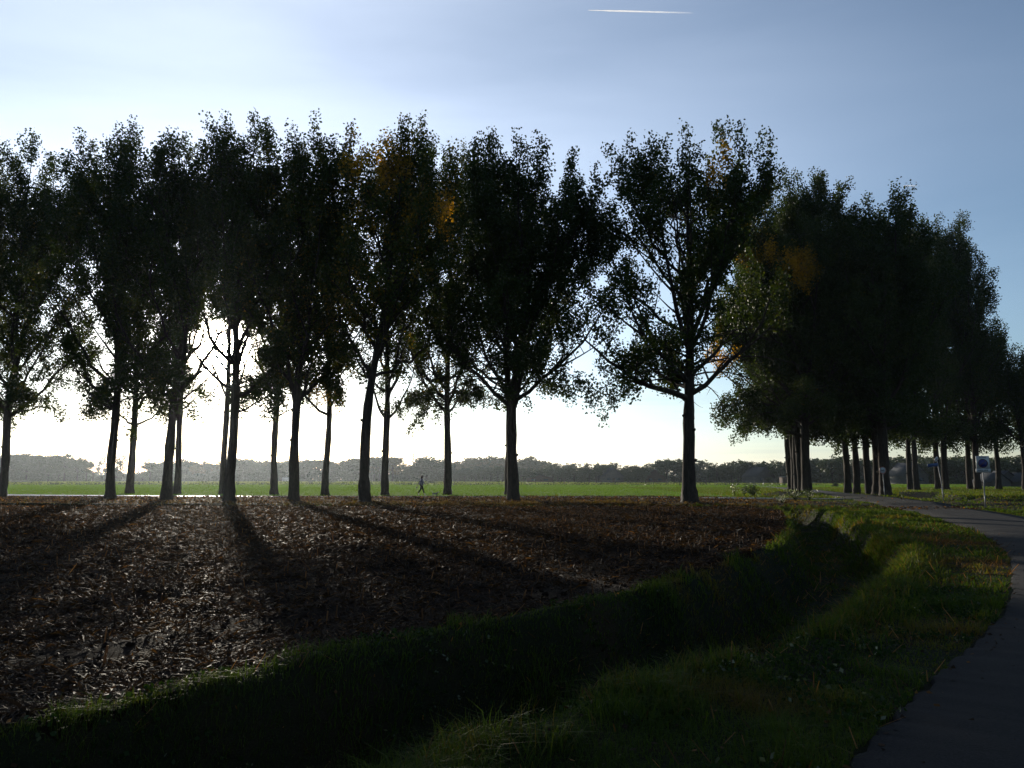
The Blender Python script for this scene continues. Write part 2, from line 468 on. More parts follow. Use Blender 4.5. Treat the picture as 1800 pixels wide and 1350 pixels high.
def poplar(X, Y, H, cb, Rc, tr, label, group, seed, nl=19, leaf=.165, per=44, autumn=0.0, patches=(), lean=(0, 0), low=(), cxo=0.0, fork=(), dens=1.0, gap=False, sig=(.21, .21, .33), droop=10, clear=None, thin=.92, hole=.285, name='poplar_tree', tw=1.0, bend=1.0):
    r = np.random.default_rng(seed); Rc = Rc * 1.38
    z0 = h1(X, Y) - .06
    root = empty(name, (X, Y, z0)); tag(root, label, 'tree', group)
    wood = MB(); C = []; tr = tr * .92; bend = bend * .6
    lx, ly = lean
    nt = 26
    zz = np.linspace(0, H * .9, nt); s = zz / H
    ph = r.uniform(0, 6, 4)
    cx = lx * s ** 1.2 * H * .1 + .16 * bend * np.sin(zz * .33 + ph[0]) * np.minimum(1, zz / 3) + cxo * sstep((s - .2) / .5)
    cy = ly * s ** 1.2 * H * .1 + .14 * bend * np.sin(zz * .27 + ph[1]) * np.minimum(1, zz / 3)
    TP = np.stack([cx, cy, zz], 1)
    rad = tr * (np.clip(1 - s / .93, 0, 1) ** .85 * .95 + .04)
    # finer rings near the root flare
    zb = np.array([-.12, .08, .22, .4, .7, 1.1])
    TB = np.stack([np.interp(zb, zz, cx), np.interp(zb, zz, cy), zb], 1)
    rb = tr * (1 + .42 * np.exp(-np.maximum(zb, 0) / .32))
    keep = zz > 1.2
    P = np.vstack([TB, TP[keep]]); rd = np.concatenate([rb, rad[keep] * 1.0])
    rd = rd * (1 + .07 * np.sin(P[:, 2] * 2.1 + ph[2]) * (P[:, 2] > 1.5) + .04 * r.normal(size=len(rd)))
    k = 12
    wob = 1 + .10 * np.cos(np.arange(k)[None] * 2 * pi / k * 3 + ph[3]) * np.exp(-np.maximum(P[:, 2:3], 0) / 1.2) * 1.6 + .05 * r.normal(size=(len(P), k))
    wood.tube(P, rd, k, wob=wob)
    # knots on the clear stem
    for _ in range(r.integers(2, 5)):
        z = r.uniform(1.8, cb); p = np.array([np.interp(z, zz, cx), np.interp(z, zz, cy), z]); az = r.uniform(0, 2 * pi)
        q = np.array([cos(az), sin(az), .35]); wood.tube([p + q * tr * .6, p + q * tr * 1.05, p + q * tr * 1.22], [tr * .3, tr * .22, tr * .05], 6)

    def tat(z): return np.array([np.interp(z, zz, cx), np.interp(z, zz, cy), z])
    def trr(z): return float(np.interp(z, zz, rad))

    def twigs(L, lr, t0, n, ln, up):
        """side shoots on limb polyline L from fraction t0; add clusters"""
        m = len(L)
        for j in range(n):
            t = t0 + (1 - t0) * (j + r.uniform(0, 1)) / n
            i = min(int(t * (m - 1)), m - 2); p = L[i] + (L[i + 1] - L[i]) * (t * (m - 1) - i)
            d = L[i + 1] - L[i]; d = d / np.linalg.norm(d)
            az = r.uniform(0, 2 * pi); q = np.array([cos(az), sin(az), 0.0])
            dr = q * .9 + d * .55 + np.array([0, 0, up + r.normal(0, .2)]); dr /= np.linalg.norm(dr)
            l = ln * r.uniform(.5, 1.15) * (1.15 - .5 * t)
            e = p + dr * l; c1 = p + dr * l * .5 + np.array([0, 0, -.06 * l + r.normal(0, .05)])
            S_ = bez(p, c1, e, 4)
            wood.tube(S_, np.linspace(max(.012, lr * (1 - t) * .45 + .012), .006, 4), 4, cap=False)
            nc = max(2, int(l / .42))
            for q_ in range(nc):
                w = .25 + .8 * (q_ + .5) / nc
                C.append(p + (e - p) * w + r.normal(0, .10, 3))
    # limbs
    g = r.uniform(0, 6.28)
    for i in range(nl):
        f = (i + r.uniform(.2, .8)) / nl
        z = cb + (H * .80 - cb) * f ** 1.25
        az = g + i * 2.3999 + r.normal(0, .25)
        z1 = z + (H - z) * r.uniform(.42, .93)
        if f < .25: z1 = z + (H - z) * r.uniform(.22, .62)
        sE = (z1 - cb) / (H - cb)
        rdm = Rc * env(sE) * r.uniform(.62, 1.02)
        p0 = tat(z); rs = trr(z)
        e = np.array([rdm * cos(az), rdm * sin(az), 0]) + tat(min(z1, H * .9)); e[2] = z1
        hd = np.array([cos(az), sin(az), 0])
        c1 = p0 + hd * rdm * r.uniform(.5, .85) + np.array([0, 0, (z1 - z) * r.uniform(.28, .42)])
        n_ = 9; L = bez(p0, c1, e, n_) ; L[1:-1] += r.normal(0, .10, (n_ - 2, 3))
        lr = rs * r.uniform(.42, .66)
        wood.tube(L, lr * (1 - np.linspace(0, 1, n_) * .9) + .01, 7, cap=False)
        ll = np.linalg.norm(np.diff(L, axis=0), axis=1).sum()
        twigs(L, lr, .14, int(max(4, ll * 1.35 * dens * tw)), 2.0 * (Rc / 4.2) ** .6, .75)
        tip = L[-1]
        for q in range(4): C.append(tip + np.array([0, 0, .35 + q * .42]) + r.normal(0, .12, 3))
        wood.tube([tip, tip + np.array([r.normal(0, .1), r.normal(0, .1), 1.7])], [.014, .004], 4, cap=False)
        if ll > 4:          # secondary limbs
            for q in range(2):
                i0 = r.integers(2, 6); dd = L[i0 + 1] - L[i0]; dd /= np.linalg.norm(dd)
                a2 = az + r.choice([-1, 1]) * r.uniform(.6, 1.3); l2 = ll * r.uniform(.28, .45)
                e2 = L[i0] + (dd * .75 + np.array([cos(a2), sin(a2), .35]) * .55) * l2
                L2 = bez(L[i0], L[i0] + dd * l2 * .35 + np.array([cos(a2), sin(a2), 0]) * l2 * .25, e2, 6)
                wood.tube(L2, np.linspace(lr * .5, .01, 6), 5, cap=False)
                twigs(L2, lr * .5, .3, int(max(3, l2 * 1.5 * dens * tw)), 1.5 * (Rc / 4.2) ** .6, .7)
    # leafy shoots on the stem itself
    for q in range(int(26 * dens)):
        z = r.uniform(cb + .2, cb + (H - cb) * .6); a_ = r.uniform(0, 6.28); C.append(tat(z) + np.array([cos(a_), sin(a_), 0]) * r.uniform(.4, 1.3))
    # trunk top
    twigs(TP[int(nt * .55):], tr * .3, 0.0, int(16 * dens), 1.6, .9)
    top = np.vstack([TP[-1], TP[-1] + (r.normal(0, .2), r.normal(0, .2), H * .1)])
    wood.tube(bez(top[0], top[0] + (0, 0, H * .05), top[1], 4), [.04, .03, .02, .01], 4, cap=False)
    for q in range(int(6 * dens)): C.append(top[0] + (top[1] - top[0]) * q / 6 + r.normal(0, .12, 3))
    # forks and low limbs given explicitly: (z, dx, dy, dz, radius fraction, leafy from)
    for (z, dx, dy, dz, fr, lf) in list(fork) + list(low):
        p0 = tat(z); e = p0 + np.array([dx, dy, dz]); hh = abs(dx) + abs(dy)
        c1 = p0 + np.array([dx * .62, dy * .62, dz * .25])
        L = bez(p0, c1, e, 10); L[2:-1] += r.normal(0, .05, (7, 3))
        lr = trr(z) * fr; wood.tube(L, lr * (1 - np.linspace(0, 1, 10) * .85) + .012, 8, cap=False)
        if lf < 1:
            ll = np.linalg.norm(e - p0)
            twigs(L, lr, lf, int(max(3, ll * 1.6 * (1 - lf) * dens)), 1.5, .25)
    # drooping outer sprays at the base of the crown
    for i in range(droop):
        az = r.uniform(0, 2 * pi); z = cb + r.uniform(.6, 3.4); rr_ = Rc * r.uniform(.4, 1.0)
        p0 = tat(z); hd = np.array([cos(az), sin(az), 0]); e = p0 + hd * rr_ + (0, 0, r.uniform(-1.6, .4))
        L = bez(p0, p0 + hd * rr_ * .55 + (0, 0, 1.3), e, 8); wood.tube(L, np.linspace(trr(z) * .22, .012, 8), 5, cap=False)
        twigs(L, .03, .35, int(9 * dens), 1.2, -.45)
    wood.build('trunk', M['bark'], root, smooth=True)
    C = np.array(C)
    C = C[(C[:, 2] > cb + 5.5) | (r.uniform(0, 1, len(C)) < thin)]
    C = C[fbm(C[:, 0] * .55 + seed, C[:, 2] * .38 + C[:, 1] * .3, 2) + r.normal(0, .05, len(C)) > np.where(C[:, 2] > H * .84, 0, hole + .055 * sstep((15 - C[:, 2]) / 5) * (hole > .28))]
    if clear is not None: C = C[~clear(C[:, 0], C[:, 1], C[:, 2])]
    base = .28 + .22 * fbm(C[:, 0] * .5 + seed, C[:, 2] * .5, 2) + autumn * r.uniform(0, 1, len(C)) + r.normal(0, .05, len(C))
    for (ox, oy, oz, rr_, amt) in patches:
        dd = np.linalg.norm(C - np.array([ox, oy, oz]), axis=1); base += amt * np.clip(1.3 - dd / rr_, 0, 1)
    cr = leaves_mesh('crown', C, per, sig, leaf, M['leaf'], base, r, (X, Y, z0), gap, seed)
    cr.parent = root
    return root


# front row, seen from left to right.  base pixel -> place on the land
GF = 'front row of tall poplars beside the field'
def at(px, py): return ground_at(px, py)
def P_(px, py, top, **k):
    X, Y = at(px, py); H = height_at(top, Y) - 1.5
    return poplar(X, Y, H, **k)
P_(-190, 874, 262, cb=6.0, Rc=4.3, tr=.33, label='poplar beyond the left edge of the field, only its branches in view', group=GF, seed=101, gap=False, autumn=.15)
P_(-92, 873.5, 268, cb=6.2, Rc=4.3, tr=.33, label='poplar standing just outside the picture on the left, its crown reaching in', group=GF, seed=102, autumn=.15)
P_(3, 874, 236, cxo=1.5, cb=6.0, Rc=5.4, tr=.36, label='leftmost poplar with its trunk cut by the edge of the photo', group=GF, seed=103, droop=12, low=[(6.5, 3.6, 0, 1.5, .3, .35)], autumn=.12)
P_(193, 878, 208, cb=6.0, Rc=4.9, tr=.34, label='first poplar right of the wide gap, low branch rising to its left', group=GF, seed=104, gap=True, low=[(6.2, -2.9, 0, 2.6, .32, .45)], autumn=.1, droop=12, cxo=-.5)
P_(292, 880, 212, cb=6.6, Rc=3.9, tr=.36, label='poplar leaning across the stem behind it so the two trunks cross', group=GF, seed=105, gap=True, lean=(.35, 0), low=[(6.6, 2.4, .5, 2.4, .3, .5)], autumn=.08, bend=.5)
P_(402, 882, 200, cb=6.4, Rc=3.9, tr=.36, label='poplar in front of the low sun with one curved bare branch on its right', group=GF, seed=106, low=[(5.6, 2.7, 0, 2.0, .2, .85)], gap=True, autumn=.12, dens=.85)
P_(517, 882, 204, cb=6.4, Rc=3.8, tr=.34, label='poplar whose trunk forks into a U just above the clear stem', group=GF, seed=107, fork=[(6.0, -1.0, 0, 6.5, .62, .6), (6.0, 1.1, .2, 5.0, .55, .6)], autumn=.25, gap=True)
P_(640, 884, 196, cb=7.4, Rc=4.5, tr=.36, label='straight poplar left of the walker with a long branch rising to its left', group=GF, seed=108, low=[(7.4, -1.7, 0, 3.8, .3, .7)], autumn=.3, cxo=1.4, droop=1, clear=lambda x, y, z: z < 8.0 + .5 * np.sin(x * 2),
   patches=[(.2, -1.5, 20.5, 2.2, .55), (4.5, -1, 17.5, 1.6, .6)])
P_(902, 880.5, 224, cb=6.0, Rc=5.8, tr=.42, label='broad dark poplar in mid picture, stem splitting in three, bare branch to its left', group=GF, seed=109, nl=22, fork=[(5.9, .95, .3, 5.5, .6, .5), (5.7, -.6, -.4, 6.5, .5, .6)], low=[(6.6, -2.4, 0, 1.7, .2, .8)], droop=16, dens=1.15, cxo=1.1, clear=lambda x, y, z: (x < -.9) & (z < 9.3 + .7 * np.sin(x * 2.3)) | (z < 6.0) & (x < 2))
P_(1212, 884, 222, cb=6.2, Rc=5.9, tr=.46, label='thickest poplar, alone at the right end of the front row, open airy crown', group=GF, seed=110, nl=24, low=[(6.0, -1.9, 0, 3.6, .3, .5), (6.6, 2.9, .6, 3.2, .28, .6)], dens=.84, droop=22, hole=.375, autumn=.08,
   patches=[(2.6, -1, 20.5, 1.6, .8), (4.5, -1, 16, 1.6, .6)], cxo=.5, clear=lambda x, y, z: (x > .8) & (z < 10.2 + .6 * np.sin(x * 2)) | (x > -2.2) & (z < 7.2))

GB = 'back row of poplars behind the path'
xs = [(-60, 868, 6), (60, 868, 0), (140, 867.5, 0)]
back = [(228, 868, 'back row poplar with branches spreading to both sides, just right of the first stem pair', [(6.6, -2.2, 0, 2.4, .4, .5), (6.6, 3.2, 0, 2.4, .4, .5)], .38, 1),
        (311, 869, 'back row poplar whose stem is crossed by the leaning trunk in front', [(7.8, 2.6, 0, 3.2, .4, .5)], .34, 2),
        (391, 869, 'back row poplar half hidden behind the trunk in front of the sun', [], .34, 3),
        (481, 870, 'slightly bent back row poplar with a thin branch rising to its right', [(7.0, 2.2, 0, 1.6, .25, .9)], .34, 4),
        (571, 871, 'crooked slim back row poplar with golden leaves low on its stem', [(9, 1.8, 0, 4.0, .4, .4)], .32, 5),
        (676, 871, 'back row poplar splitting like a fan into three bare stems', [(6.6, -1.9, 0, 5.2, .5, .75), (6.6, 2.5, 0, 5.0, .45, .7)], .36, 6),
        (786, 870.5, 'back row poplar right of the dog with leafy sprays hanging low', [(7.2, 2.0, 0, 4.0, .4, .3)], .37, 7),
        (893, 870.5, 'back row poplar almost wholly hidden behind the broad middle one', [], .34, 8)]
for px, py, lab, low, tr, k in back:
    X, Y = at(px, py)
    if k == 5: pt = [(.5, 0, 8, 3, .5)]
    else: pt = []
    poplar(X, Y, 31.5 if k == 7 else 27.5 + (k * 37 % 5) * .6, 8.0 if k not in (5, 7) else 6.8, 4.6 if k in (7, 8) else 3.6, tr, lab, GB, 200 + k, nl=18 if k == 7 else 15, leaf=.19, per=32, autumn=.2, low=low, gap=True, dens=1.0 if k in (7, 8) else .66, droop=3 if k not in (7, 4) else 13, bend=2.0 if k == 5 else 1.0, patches=pt, clear=(lambda x, y, z: z < 9.6 + .6 * np.sin(x * 2)) if k == 6 else None)
for j, px in enumerate((-150, -60, 50, 140)):
    X, Y = at(px, 867.6 - j * 0)
    if j >= 2: continue
    poplar(X, Y, 24, 7.5, 3.6, .34, ['back row poplar far out on the left, beyond the frame', 'back row poplar just beyond the left edge of the frame'][j], GB, 240 + j, nl=12, leaf=.22, per=26, autumn=.2, dens=.8)

# avenue to the right
GL = 'left row of poplars along the avenue'
lrow = [(1420, 870.5, 306, .47, 6.4, 'thick poplar at the head of the bunched row, left of the road mouth'),
        (1409.5, 868.6, 372, .37, 5.4, 'second stem of the bunched row, right behind the thick poplar'),
        (1403, 867.4, 385, .37, 5.2, 'third stem of the bunched row left of the road mouth'),
        (1397.5, 866.5, 395, .37, 5.2, 'fourth stem of the bunched row left of the road mouth'),
        (1391, 865.8, 400, .37, 5.2, 'farthest and most leaning stem of the bunched row')]
for k, (px, py, top, tr, Rc, lab) in enumerate(lrow):
    X, Y = at(px, py)
    H = min(height_at(top, Y), 31.5) - 1.3
    pt = [(-4.5, -4.0, 20.5, 2.2, .55), (-2.2, -5.5, 19, 1.8, .8), (-8.0, -.8, 12.4, 1.9, 1.2), (-1.5, -5.5, 16, 1.4, .8)] if k == 0 else []
    poplar(X, Y, H, 6.0 if k == 0 else 5.6, Rc, tr, lab, GL, 300 + k, thin=1, hole=.25, nl=26 if k == 0 else 14, leaf=.18, per=52 if k == 0 else 40, dens=1.3 if k == 0 else 1.0, droop=22 if k == 0 else 6, patches=pt,
           low=[(5.0, -6.0, -.5, 4.2, .4, .3), (6.5, -8.6, -.6, 5.8, .3, .55), (6.8, -8.0, -1.2, 6.6, .25, .6), (5.6, -4.5, -1.5, 7, .4, .3), (6, 4.0, -1, 5, .35, .4)] if k == 0 else [], lean=(-.25 if k else 0, 0), sig=(.24, .24, .36), autumn=.05)
# a lone twin of the first for its bulk to the left
GR = 'right row of poplars along the avenue'
rrow = [(1556, 871.5, 318, .50, 5.4, 'massive poplar behind the round sign on the right of the avenue'),
        (1528, 869.2, 380, .37, 4.8, 'poplar between the round sign and the avenue, second stem from the sign'),
        (1507, 868.0, 400, .35, 4.8, 'slim stem third from the round sign along the avenue'),
        (1490, 867.0, 400, .37, 5.0, 'stem at the inner end of the right avenue row, beside the road mouth'),
        (1543, 870.3, 360, .40, 4.5, 'stem touching the left side of the massive poplar by the round sign')]
for k, (px, py, top, tr, Rc, lab) in enumerate(rrow):
    X, Y = at(px, py); H = height_at(top, Y) - 1.5
    poplar(X, Y, min(H, 31), 5.0, Rc, tr, lab, GR, 320 + k, thin=1, hole=.27, nl=22 if k == 0 else 15, leaf=.19, per=44, dens=1.25 if k == 0 else 1.0, droop=10, sig=(.26, .26, .38),
           low=[(5.6, 3.2, 0, 1.6, .3, .4)] if k == 0 else [])
GG = 'poplars on the grass beyond the right-hand ditch'
grow = [(1600, 861.2, 420, .36, 3.9, 'slim poplar left of the forked one on the far right lawn', []),
        (1612, 862, 375, .38, 4.2, 'poplar forking low into a Y on the far right lawn', [(6.6, 1.5, 0, 5, .6, .6)]),
        (1650, 860.5, 385, .42, 4.4, 'dark poplar directly behind the leaning street name post', []),
        (1664, 861, 365, .42, 4.4, 'poplar a step right of the leaning street name post', []),
        (1706, 860.5, 425, .38, 2.8, 'thin poplar left of the tall parking sign', []),
        (1720, 861, 378, .46, 2.4, 'stout poplar right behind the tall parking sign', []),
        (1756, 860.6, 552, .38, 2.4, 'poplar leaning beside the pale roofs on the far right', []),
        (1803, 861, 622, .40, 3.8, 'poplar cut by the right edge of the photo', []),
        (1850, 861, 625, .38, 3.8, 'poplar standing outside the right edge, branches reaching in', [])]
for k, (px, py, top, tr, Rc, lab, low) in enumerate(grow):
    X, Y = at(px, py); H = height_at(top, Y) - 1.0
    poplar(X, Y, H, 5.6, Rc, tr, lab, GG, 340 + k, thin=.85, hole=.28, nl=16, leaf=.22, per=38, dens=.85, droop=9, low=low, sig=(.32, .32, .44))
print('near trees done')

# ------------------------------------------------------------------ grass, straw and litter
def in_view(x, y, m=1.18):
    return (y > 1.5) & (np.abs(x) < y * .6667 * m + .8)


def blades(name, P, Hh, Wd, m, tint, r, lean=.35, seg=2):
    N = len(P); az = r.uniform(0, 2 * pi, N)
    d = np.stack([np.cos(az), np.sin(az), np.zeros(N)], 1); w = np.stack([-np.sin(az + r.normal(0, .6, N)), np.cos(az), np.zeros(N)], 1)
    L = np.abs(r.normal(lean, lean * .5, N))
    base = P; midp = P + d * (Hh * L * .35)[:, None] + np.array([0, 0, 1]) * (Hh * .6)[:, None]
    tip = P + d * (Hh * L * 1.15)[:, None] + np.array([0, 0, 1]) * (Hh * (1 - .25 * L))[:, None]
    ww = w * (Wd / 2)[:, None]
    if seg == 2:
        V = np.stack([base - ww, base + ww, midp + ww * .8, midp - ww * .8, tip], 1).reshape(-1, 3)
        o = np.arange(N)[:, None] * 5
        F = [np.hstack([o, o + 1, o + 2, o + 3]), np.hstack([o + 3, o + 2, o + 4])]; t = np.repeat(tint, 5)
    else:
        V = np.stack([base - ww, base + ww, tip], 1).reshape(-1, 3); o = np.arange(N)[:, None] * 3
        F = np.hstack([o, o + 1, o + 2]); t = np.repeat(tint, 3)
    return mesh_np(name, V, F, m, tint=np.clip(t, 0, 1))


def scatter(r, x0, x1, y0, y1, dens, ok):
    n = int((x1 - x0) * (y1 - y0) * dens); x = r.uniform(x0, x1, n); y = r.uniform(y0, y1, n)
    k = in_view(x, y); x, y = x[k], y[k]; k = ok(x, y); return x[k], y[k]


def verge_ok(x, y):
    dp, _, _ = polydist(x, y, PATHC)
    e = .25 * (fbm(x * 2.5, y * 2.5, 2) - .5)
    return ~inpoly(x + e, y + e, FIELD) & ~inpoly(x + e * .5, y + e * .5, ROADPOLY) & (dp > 1.65)


r = np.random.default_rng(77)
allx, ally, allh, allw = [], [], [], []
for (d0, d1, dens, w, h0) in [(2.2, 6.5, 4600, .0042, .11), (6.5, 12, 1700, .0085, .12), (12, 24, 520, .016, .13), (24, 46, 280, .034, .15), (46, 64, 26, .06, .13)]:
    xm = d1 * .8 + 1
    x, y = scatter(r, -xm, xm, d0 * .75, d1, dens, verge_ok)
    dd = np.hypot(x, y); k = (dd >= d0) & (dd < d1)
    x, y = x[k], y[k]
    tall = fbm(x * .9 + 11, y * .9, 3); tuss = fbm(x * 3.1, y * 3.1 + 4, 2)
    hh = h0 * (.30 + 1.2 * np.clip(tall - .4, 0, 1) + 3.0 * np.clip(tuss - .56, 0, 1)) * r.uniform(.4, 1.4, len(x))
    kp = (tuss + .25 * tall + r.normal(0, .06, len(x)) > .50) | (r.uniform(0, 1, len(x)) < .72) | (x * x + y * y > 300); x, y, hh = x[kp], y[kp], hh[kp]
    dit, _, _ = polydist(x, y, DITCH); hh *= np.where(dit < 1.9, 1.35, 1.0) * np.where(dit < .45, .45, 1.0)
    allx.append(x); ally.append(y); allh.append(hh); allw.append(w * r.uniform(.6, 1.3, len(x)))
x, y, hh, ww = map(np.concatenate, (allx, ally, allh, allw))
# brown dead patches, brown strip under the trees
tint = .18 + .5 * (fbm(x * .55 + 31, y * .35 + 8, 3)) * .8 + .75 * np.clip(fbm(x * .6 + 90, y * .7 + 20, 3) - .55, 0, 1) * 3 + r.normal(0, .1, len(x))
tint += .55 * ((y > 43) & (y < 60)) * (x < 19)
tint = np.clip(tint, 0, 1)
z = hgt(x, y)
nl_ = offset_poly(DITCH, -DITCH[:, 2] * 1.05)
q = r.integers(12, 44, 4200); f_ = r.uniform(0, 1, 4200)[:, None]; ctr = nl_[q] * (1 - f_) + nl_[q + 1] * f_ + r.normal(0, .26, (4200, 2))
ctr = ctr[fbm(ctr[:, 0] * 1.4, ctr[:, 1] * 1.4, 3) > .47]
tx = np.repeat(ctr, 9, 0) + r.normal(0, .05, (len(ctr) * 9, 2)); kk = verge_ok(tx[:, 0], tx[:, 1]); tx = tx[kk]
dd_ = np.hypot(tx[:, 0], tx[:, 1])
x = np.concatenate([x, tx[:, 0]]); y = np.concatenate([y, tx[:, 1]]); z = hgt(x, y)
hh = np.concatenate([hh, r.uniform(.08, .32, len(tx)) * r.uniform(.5, 1, len(tx))]); ww = np.concatenate([ww, np.maximum(.007, dd_ * .0011)]); tint = np.concatenate([tint, np.clip(r.normal(.5, .2, len(tx)), 0, 1)])
g_ = blades('grass', np.stack([x, y, z - .01], 1), hh, ww, M['grass'], tint, r, .8)
tag(g_, 'rough green and browning grass on the ditch banks and road verges', 'grass', None, 'stuff')
# broad-leaved weeds, dead stems and painted dew glints on the near verge
x, y = scatter(r, -6, 9, 3, 11, 110, lambda x, y: verge_ok(x, y) & (fbm(x * 1.3 + 60, y * 1.3, 3) > .5)); N = len(x)
C = np.stack([x, y, hgt(x, y) + .045], 1)
tag(leaves_mesh('verge_weeds', C, 5, (.035, .035, .018), .036, M['weedleaf'], r.uniform(.1, .75, N) + (r.uniform(0, 1, N) < .006) * .5, r), 'small broad-leaved weeds with dew glints coloured pale among the verge grass', 'weeds', None, 'stuff')
x, y = scatter(r, -9, 14, 3, 26, 16, lambda x, y: verge_ok(x, y)); N = len(x); az = r.uniform(0, 6.28, N); L_ = r.uniform(.04, .13, N) * (1 + y / 16); up = r.uniform(.02, .7, N)
a0 = np.stack([x, y, hgt(x, y) + .02], 1); a2 = a0 + np.stack([np.cos(az) * L_, np.sin(az) * L_, up * L_ + .03], 1); wv = np.stack([-np.sin(az), np.cos(az), 0 * az], 1) * .003 * (1 + y / 9)[:, None]
V = np.stack([a0 - wv, a0 + wv, a2 + wv * .5, a2 - wv * .5], 1).reshape(-1, 3)
tag(mesh_np('dead_stems', V, np.arange(N * 4).reshape(-1, 4), M['straw'], tint=np.repeat(r.uniform(.5, 1, N), 4)), 'thin dry stems lying and leaning in the verge grass', 'stems', None, 'stuff')
# grass of the right-hand lawn and the roadside beyond
x, y = scatter(r, 18, 110, 44, 135, 14, lambda x, y: verge_ok(x, y) & (np.hypot(x, y) > 58))
tint = .35 + .3 * fbm(x * .2, y * .2, 3) + r.normal(0, .1, len(x))
tag(blades('lawn_grass', np.stack([x, y, hgt(x, y)], 1), r.uniform(.06, .18, len(x)), r.uniform(.08, .18, len(x)), M['grass'], tint, r, .3, 1),
    'short green grass under the avenue and lawn poplars', 'grass', None, 'stuff')

# the meadow: fine upright blades, larger with distance
parts_x, parts_y, ph_, pw_ = [], [], [], []
for (y0, y1, dens, w, h0) in [(62, 90, 18, .06, .12), (90, 140, 9, .12, .13), (140, 240, 2.6, .3, .15), (240, 420, .8, .8, .2)]:
    x, y = scatter(r, -y1 * .8, min(y1 * .8, 400), y0, y1, dens, lambda x, y: (y > np.interp(x, PATHC[::-1, 0], PATHC[::-1, 1]) + 3.5) & ((x < 20.5 + (y - 62) * .22) | (y > 135)))
    parts_x.append(x); parts_y.append(y); ph_.append(h0 * r.uniform(.5, 1.3, len(x))); pw_.append(w * r.uniform(.6, 1.4, len(x)))
x, y, hh, ww = map(np.concatenate, (parts_x, parts_y, ph_, pw_))
tint = .35 + .35 * (fbm(x * .03, y * .06, 3) - .5) + .55 * sstep((y - 185) / 25) + r.normal(0, .1, len(x))
tag(blades('meadow_grass', np.stack([x, y, hgt(x, y)], 1), hh, ww, M['mgrass'], tint, r, .3, 1), 'dense even green grass of the meadow behind the poplars', 'grass', None, 'stuff')

# maize residue on the field
def field_ok(x, y):
    e = .5 * (fbm(x * 2.1, y * 2.1, 2) - .5)
    return inpoly(x + e, y + e, FIELD)
X_, Y_, SZ = [], [], []
for (y0, y1, dens, sz) in [(3.5, 9, 1700, .42), (9, 17, 900, .52), (17, 28, 380, .72), (28, 45, 190, 1.0)]:
    x, y = scatter(r, -y1 * .8 - 1, y1 * .55, y0, y1, dens, field_ok)
    u_ = x * .8 - y * .6; v_ = x * .6 + y * .8
    k = fbm(u_ * 1.1, v_ * .22, 3) + .55 * (fbm(x * 2.6, y * 2.6, 3) - .45) > r.uniform(.10, .74, len(x))
    x, y = x[k], y[k]; X_.append(x); Y_.append(y); SZ.append(np.full(len(x), sz))
x, y, sz = map(np.concatenate, (X_, Y_, SZ)); N = len(x)
z = hgt(x, y)
az = r.uniform(0, 2 * pi, N); L = sz * np.exp(r.normal(-2.55, .5, N)); wd = sz * r.uniform(.006, .022, N)
d = np.stack([np.cos(az), np.sin(az), r.normal(.05, .30, N)], 1); w = np.stack([-np.sin(az), np.cos(az), r.normal(0, .5, N)], 1)
c = np.stack([x, y, z + .012 + np.abs(d[:, 2]) * L * .5], 1)
a0 = c - d * L[:, None]; a1 = c + np.array([0, 0, 1]) * (L * r.uniform(0, .35, N))[:, None]; a2 = c + d * L[:, None]
wv = w * wd[:, None]
V = np.stack([a0 - wv * .5, a0 + wv * .5, a1 + wv, a1 - wv, a2 + wv * .3, a2 - wv * .3], 1).reshape(-1, 3)
o = np.arange(N)[:, None] * 6
t = np.clip(r.beta(1.3, 3.4, N), 0, 1)
kg = (r.uniform(0, 1, N) < .085) & (L < .05 * sz * 1.6)
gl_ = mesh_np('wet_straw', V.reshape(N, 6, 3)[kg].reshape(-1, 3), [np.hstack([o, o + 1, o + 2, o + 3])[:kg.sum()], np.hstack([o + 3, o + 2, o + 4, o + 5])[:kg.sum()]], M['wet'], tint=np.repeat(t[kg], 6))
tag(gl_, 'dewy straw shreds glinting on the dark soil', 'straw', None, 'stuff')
st = mesh_np('maize_straw', V, [np.hstack([o, o + 1, o + 2, o + 3]), np.hstack([o + 3, o + 2, o + 4, o + 5])], M['straw'], tint=np.repeat(t, 6))
tag(st, 'shredded maize leaves and straw strewn over the dark soil', 'straw', None, 'stuff')
CXs, CYs = scatter(r, -24, 18, 3.5, 30, 14, field_ok); N = len(CXs)
cs = r.uniform(.010, .032, N) * (1 + CYs / 25); CZs = hgt(CXs, CYs)
octa = np.array([[1, 0, 0], [-1, 0, 0], [0, 1, 0], [0, -1, 0], [0, 0, 1], [0, 0, -1], [.6, .6, .5], [-.6, .55, .5]])
tri = np.array([[6, 4, 0], [6, 2, 4], [6, 0, 2], [7, 4, 2], [7, 3 - 2, 4], [7, 2, 1], [4, 1, 3], [4, 3, 0], [5, 2, 0], [5, 1, 2], [5, 3, 1], [5, 0, 3]])
Vc = octa[None] * cs[:, None, None] * r.uniform(.55, 1.3, (N, 8, 3)) * (1.3, 1.3, .8) + np.stack([CXs, CYs, CZs + cs * .3], 1)[:, None]
tag(mesh_np('soil_clods', Vc.reshape(-1, 3), (np.arange(N)[:, None, None] * 8 + tri[None]).reshape(-1, 3), M['soil']), 'crumbled clods of dark earth on the ploughed field', 'clods', None, 'stuff')
